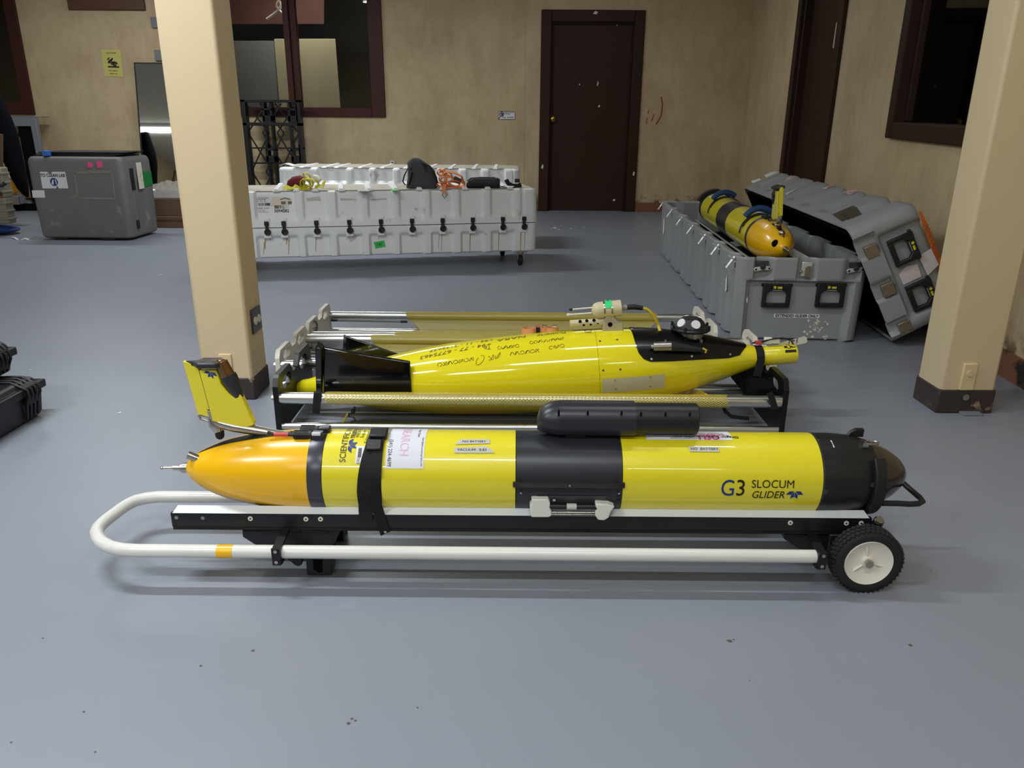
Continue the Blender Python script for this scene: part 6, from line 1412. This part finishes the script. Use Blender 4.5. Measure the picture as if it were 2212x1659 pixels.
# mirror
mp0, mp1 = at(289, 131, Y=10.02), at(312, 452, Y=9.77)
mw, mh = .50, 1.74; al = R(8.3)
TM = Matrix.Translation((mp0.x - .0, 9.76, .012)) @ Matrix.Rotation(-al, 4, 'X') @ Matrix.Rotation(0, 4, 'Z')
mr = thing('leaning_mirror', 'tall black-edged mirror leaning on the wall behind left pillar', 'mirror', TM)
obj('mirror_frame', MB().box(0, .014, 0, .02, 0, mh).box(mw - .014, mw, 0, .02, 0, mh).box(.014, mw - .014, 0, .02, 0, .014).box(.014, mw - .014, 0, .02, mh - .014, mh).box(0, mw, .014, .02, 0, mh), M['blackm'], mr, True)
obj('mirror_glass', MB().box(.014, mw - .014, .004, .012, .014, mh - .014), M['mirror'], mr, True, smooth=0)
# cardboard and wrap
def cbox(px0, px1, pyb, h, dpt, label, y=None, z0=0.0):
    p, q = at(px0, pyb, z=z0), at(px1, pyb, z=z0); t = thing('cardboard_box', label, 'box', (p.x, p.y, z0))
    obj('carton', MB().box(p.x, q.x, p.y, p.y + dpt, z0, z0 + h), M['card'], t, bevel=.003); obj('flap', MB().box(p.x, q.x, p.y - .012, p.y - .004, z0 + h * .72, z0 + h - .002), M['card'], t)
    return p, q
p, q = cbox(300, 416, 492, .12, .7, 'flat cardboard box on the floor right of the grey case'); 
t_ = thing('cardboard_box', 'shallow cardboard box stacked under crumpled clear wrap', 'box', (p.x, p.y, .12))
obj('carton', MB().box(p.x, q.x, p.y + .02, p.y + .66, .122, .30), M['card'], t_, bevel=.003); obj('tape_strip', MB().box(p.x, q.x, p.y + .3, p.y + .36, .30, .3015), M['tan'], t_)
rn = random.Random(4); hz = [[rn.random() for _ in range(13)] for _ in range(17)]
wr_ = MB().grid(lambda u, v: Vector((p.x + (q.x - p.x) * u, p.y + .05 + .5 * v, .305 + .15 * math.sin(PI * v) ** .5 * math.sin(PI * min(1, max(0, u * .9 + .05))) ** .6 + .05 * (hz[min(16, int(u * 16))][min(12, int(v * 12))] - .5) * math.sin(PI * v))), 16, 12)
M['wrapw'] = mat('crumpled_clear_plastic', (148, 144, 136), .12, coat=.8, var=.25, vs=30)
tag(obj('plastic_wrap', wr_, M['wrapw'], smooth=20), 'crumpled clear plastic wrap heaped on the cardboard boxes', 'wrap')
# black pallet against the wall
x0, x1, zt_ = -3.30, -2.59, 1.32; yp0, yp1 = 9.86, 9.98
pt = thing('plastic_pallet', 'black lattice plastic pallet standing on edge under middle window', 'pallet', (x1, yp0, 0))
fr = MB().box(x1 - .05, x1, yp0, yp1, 0, zt_).box(x0, x0 + .05, yp0, yp1, 0, zt_).box(x0, x1, yp0, yp1, zt_ - .03, zt_).box(x0, x1, yp0, yp1, zt_ - .30, zt_ - .26).box(x0, x1, yp0, yp1, 0, .05)
obj('outer_frame', fr, M['black'], pt, bevel=.004)
for x in (x1 - .36, x1 - .44, x1 - .14): obj('upright', MB().box(x - .010, x + .010, yp0 + .01, yp1, 0, zt_), M['black'], pt)
for z in (zt_ - .56, zt_ - .74): obj('cross_bar', MB().box(x0, x1, yp0 + .02, yp1, z - .008, z + .008), M['black'], pt)
for z in (zt_ - .15, zt_ - .62): 
    for x in (x1 - .09, x1 - .40): obj('block', MB().box(x - .06, x + .06, yp0, yp1, z - .11, z - .03).box(x - .06, x - .03, yp0, yp1, z - .1, z + .11).box(x + .035, x + .06, yp0, yp1, z - .1, z + .11).box(x - .06, x + .06, yp0, yp1, z + .03, z + .05), M['black'], pt, bevel=.003)
for i in range(-1, 4):
    for sgn in (1, -1):
        for zb0 in (zt_ - 1.3, zt_ - .84, zt_ - .38, ):
            xa_ = x1 - .36 - .12 + i * .18 - .06; p_, q_ = Vector((xa_ - sgn * .13, yp0 + .05, zb0)), Vector((xa_ + sgn * .13, yp0 + .05, zb0 + (.46 if zb0 < zt_ - .5 else .34)))
            if x0 < min(p_.x, q_.x) and max(p_.x, q_.x) < x1: obj('diagonal', MB().tube([p_, q_], .010, n=4), M['black'], pt, smooth=0)
# equipment rack below the left window
YR = 9.75
g = lambda px, py, d=0: at(px, py, Y=YR) + Vector((0, d, 0))
rk = thing('equipment_rack', 'grey steel rack with black back under the left window', 'rack', tuple(g(75, 445)))
a_, b_ = g(76, 254), g(66, 447); xl = a_.x - 1.1
obj('corner_post', MB().box(a_.x - .075, a_.x, YR, YR + .06, .04, a_.z), M['gsteel'], rk, bevel=.006); obj('corner_post', MB().box(xl, xl + .075, YR, YR + .06, .04, a_.z), M['gsteel'], rk, bevel=.006)
obj('top_rail', MB().box(xl + .075, a_.x - .075, YR, YR + .06, a_.z - .10, a_.z).box(xl, a_.x, YR, YR + .3, a_.z, a_.z + .012), M['gsteel'], rk, bevel=.004)
c_ = g(40, 300); obj('back_panel', MB().box(c_.x, a_.x - .075, YR + .03, YR + .06, .1, a_.z - .10), M['foam'], rk)
obj('bottom_rail', MB().box(xl, a_.x + .0, YR - .03, YR + .25, .0, .085), M['foam'], rk, bevel=.004)
obj('shelf', MB().box(xl, c_.x, YR + .0, YR + .3, .085, .10), M['gsteel'], rk); obj('brace', MB().tube([g(36, 268, .1), g(24, 312, .1)], .012, n=6), M['rail'], rk)
c_ = at(28, 416, Y=9.7); t_ = thing('tool_case', 'orange yellow tool case low in the rack at left edge', 'case', tuple(c_)); mb = MB().prism([(-.075, 0), (.06, 0), (.045, .15), (.02, .175), (-.07, .17)], lambda u, v, w_: Vector((c_.x + u, 9.62 + w_, c_.z + v)), 0, .12); obj('body', mb, mat('mustard_plastic', (170, 116, 20), .5), t_, bevel=.008); obj('latch', MB().box(c_.x - .02, c_.x + .01, 9.61, 9.62, c_.z + .08, c_.z + .15), M['card'], t_)
c_ = at(19, 380, Y=9.7); tag(obj('paper_roll', MB().cyl((c_.x - .05, 9.66, c_.z), (c_.x + .06, 9.66, c_.z), .03, n=20), M['wht'], bevel=.004), 'white roll lying above the orange tool case', 'roll')
c_ = at(40, 428, Y=9.68); t_ = thing('metal_box', 'small steel box below the orange tool case', 'box', tuple(c_)); obj('body', MB().box(c_.x - .13, c_.x + .05, 9.6, 9.74, .088, .19), M['gsteel'], t_, bevel=.004); obj('bracket', MB().box(c_.x - .02, c_.x + .06, 9.58, 9.6, .088, .18), M['steel'], t_, bevel=.003)
# dark cloth hanging at the left edge
Yc_ = 8.3; pts = []; rad = []
for px, py, w_ in ((-20, 190, 26), (-10, 222, 34), (4, 256, 42), (12, 290, 46), (20, 322, 44), (30, 352, 40), (41, 382, 34), (50, 404, 24), (57, 420, 13), (61, 426, 3)):
    pts.append(at(px, py, Y=Yc_)); rad.append(w_ * .0048 / 2 * (1 + .04 * math.sin(py)))
mb = MB(); n = 20; rings = []
for i, p in enumerate(pts):
    d = (pts[min(i + 1, len(pts) - 1)] - pts[max(0, i - 1)]).normalized(); a = Vector((0, 1, 0)); b = d.cross(a); rings.append([p + (a * math.cos(2 * PI * j / n) * .75 + b * math.sin(2 * PI * j / n)) * rad[i] * (1 + .07 * math.sin(3 * 2 * PI * j / n + i)) for j in range(n)])
t_ = obj('hanging_garment', mb.loft(rings), mat('navy_black_cloth', (7, 8, 14), .95, spec=.15, var=.3, vs=12, bump=.3, bs=60), smooth=60); tag(t_, 'navy black garment hanging down at the left edge before the rack', 'garment')
# aluminium cases stacked at the left edge
def ribbed(px_r, py_b, py_t, Y0, label, m_):
    p, q = at(px_r - 9, py_b, Y=Y0), at(px_r - 9, py_t, Y=Y0); t = thing('ribbed_case', label, 'case', (p.x, Y0, p.z)); x0 = p.x - .6
    obj('shell', MB().box(x0, p.x, Y0, Y0 + .12, p.z, q.z), m_, t, bevel=.012)
    hh = q.z - p.z
    for k_ in range(3): z = p.z + hh * (.2 + .3 * k_); obj('rib', MB().box(x0, p.x + .008, Y0 - .010, Y0 + .12, z - .010, z + .010), m_, t, bevel=.004)
    return t, p, q
M['olive'] = mat('dusty_grey_case', (140, 134, 120), .55, .2, var=.12, vs=8)
t_, p, q = ribbed(30, 484, 428, 7.6, 'lower of two dusty ribbed cases at the left edge', M['olive'])
zq = q.z
t_, p2, q2 = ribbed(22, 427.5, 362, 7.62, 'upper of two dusty ribbed cases at the left edge', M['olive'])
obj('handle', MB().tube([at(-4, 402, Y=7.56), at(6, 401, Y=7.56), at(12, 397, Y=7.57), at(8, 394, Y=7.58)], .014, n=8), M['black'], t_, smooth=60)
obj('red_label', MB().box(at(-4, 420, Y=7.6).x, at(2, 420, Y=7.6).x, 7.605, 7.612, at(0, 424, Y=7.6).z, at(0, 414, Y=7.6).z), M['maroon'], t_)
tag(obj('upright_post', MB().cyl(at(2, 362, Y=7.9), at(2, 290, Y=7.9), .02, n=12), M['card'], smooth=50), 'thin brown upright post at the left edge above the ribbed cases', 'post')
cu = at(10, 496, z=.05); mb = MB().sph((cu.x - .18, cu.y + .05, .045), .1, n=20, sc=(2.9, 1.8, .44)); tag(obj('blue_cushion', mb, mat('blue_cloth', (38, 66, 128), .8, bump=.3, bs=60), smooth=60), 'blue padded cushion under the ribbed cases at the left edge', 'cushion')
zc = .09
obj_ = None
# white strip scraps on the floor
t_ = thing('tape_scrap', 'white curled strip scraps on the floor before the grey case', 'scrap', tuple(at(55, 515, z=0)))
for a_, b_ in (((24, 513), (39, 518)), ((46, 518), (62, 517)), ((62, 517), (82, 512))): p, q = at(*a_, z=.004), at(*b_, z=.004); obj('strip', MB().ribbon([p, p.lerp(q, .5) + Vector((0, 0, .012)), q], .014, (0, 1, .3), .002), M['white'], t_)
# paint flecks near the back door
fk = MB(); rn = random.Random(9)
for px, py, w_, h_ in ((1198, 492, 10, 2.4), (1211, 488, 4, 1), (1233, 493, 6, 1.2), (1243, 489, 5, 1), (1262, 491, 6, 1), (1207, 496, 8, 1.4), (1297, 494, 3, .8), (1190, 494, 5, 1), (347, 593, 6, 1.4), (66, 798, 4, 1.4), (258, 891, 8, 2)):
    c_ = at(px, py, z=.0016); a_ = at(px + w_, py, z=.0016).x - c_.x; b_ = abs(at(px, py - h_, z=.0016).y - c_.y); fk.add([(c_.x - a_ / 2, c_.y, .0016), (c_.x, c_.y - b_, .0016), (c_.x + a_ / 2, c_.y - b_ * .2, .0016), (c_.x + a_ * .2, c_.y + b_ * .8, .0016)], [(0, 1, 2, 3)])
struct('trim_3', fk, M['ivory'], 'pale paint flecks on the floor', smooth=0)
fk = MB(); rn = random.Random(11)
for px, py, w_ in ((546, 1405, 9), (433, 1438, 7), (902, 1528, 5), (1576, 1384, 14), (1585, 1381, 6), (1966, 1393, 11), (205, 1624, 6), (24, 1603, 6), (752, 1562, 10), (760, 1552, 8), (768, 1556, 7), (181, 1537, 6), (360, 1180, 5), (1952, 1213, 6), (2010, 1232, 4), (92, 1378, 5), (1620, 1470, 4)):
    c_ = at(px, py, z=.0012); a_ = (at(px + w_, py, z=.0012).x - c_.x) / 2
    n_ = 7; fk.add([(c_.x + a_ * math.cos(2 * PI * k_ / n_) * (.6 + .5 * rn.random()), c_.y + a_ * .8 * math.sin(2 * PI * k_ / n_) * (.5 + .6 * rn.random()), .0012) for k_ in range(n_)], [tuple(range(n_))])
struct('trim_4', fk, mat('dirt_fleck', (92, 82, 72), .8, var=.2), 'brown dirt flecks on the floor', smooth=0)
# two black hard cases at the lower left
def hardcase(px, py_bot, py_lip, py_top, xf, label, z0, y1):
    t = thing('hard_case', label, 'case', (xf, y1, z0)); zl_ = at(px, py_lip, X=xf).z; ztp = at(px - 14, py_top, X=xf - .03).z; y0 = y1 - .52; x0 = xf - .62
    f4 = lambda i, z: [Vector((x0 + i, y0 + i, z)), Vector((xf - i, y0 + i, z)), Vector((xf - i, y1 - i, z)), Vector((x0 + i, y1 - i, z))]
    obj('base', MB().loft([f4(.035, z0), f4(.022, z0 + .012), f4(.012, zl_ - .012)]), M['char2'], t, bevel=.014, seg=3)
    obj('rim', MB().loft([f4(.0, zl_ - .016), f4(.0, zl_ + .016)]), M['char2'], t, bevel=.006)
    obj('lid', MB().loft([f4(.010, zl_ + .014), f4(.020, ztp - .02), f4(.034, ztp)]), M['char2'], t, bevel=.016, seg=3)
    for yy in (y1 - .10, y0 + .12):
        for dy in (-.035, -.012, .012, .035):
            prof = [(xf - .11, ztp + .003), (xf - .05, ztp + .004), (xf - .018, ztp - .012), (xf + .010, zl_ + .012), (xf + .012, zl_ - .012), (xf - .002, zl_ - .04), (xf - .014, z0 + .02)]
            obj('latch_rib', MB().tube([Vector((x, yy + dy, z)) for x, z in prof], .0052, n=8), M['char2'], t, smooth=60)
        obj('latch', MB().hexa([Vector((xf - .02, yy - .03, zl_ - .05)), Vector((xf + .004, yy - .03, zl_ - .05)), Vector((xf + .004, yy + .03, zl_ - .05)), Vector((xf - .02, yy + .03, zl_ - .05))], [Vector((xf - .02, yy - .03, zl_ + .03)), Vector((xf + .006, yy - .03, zl_ + .02)), Vector((xf + .006, yy + .03, zl_ + .02)), Vector((xf - .02, yy + .03, zl_ + .03))]), M['blackm'], t, bevel=.003)
    return ztp
M['char2'] = mat('dark_moulded_plastic', (19, 20, 24), .45, var=.12, bump=.15, bs=220)
yb1 = at(76, 888, X=-1.835).y; z1 = hardcase(75, 888, 839, 815, -1.815, 'lower of two black hard cases stacked at the left edge', 0.0, at(76, 889, z=0).y)
hardcase(37, 805, 757, 725, -1.915, 'upper of two black hard cases stacked at the left edge', z1 + .002, at(76, 889, z=0).y + .02)

# shared group names for look-alike kinds
GRP = {'stretcher_cradle': 'net stretcher cradles', 'ceiling_light': 'fluorescent ceiling battens', 'hard_case': 'black hard cases', 'ribbed_case': 'ribbed cases at the left edge',
       'cardboard_box': 'cardboard boxes', 'underwater_glider': 'yellow underwater gliders', 'glider_cart': 'glider carts', 'carry_strap': 'blue handled carry straps', 'cable': 'cables behind the middle window', 'wall_bracket': 'wall brackets'}
for o in sc.objects:
    n = o.name.split('.')[0]
    if o.parent is None and 'category' in o.keys() and n in GRP and 'group' not in o.keys(): o['group'] = GRP[n]
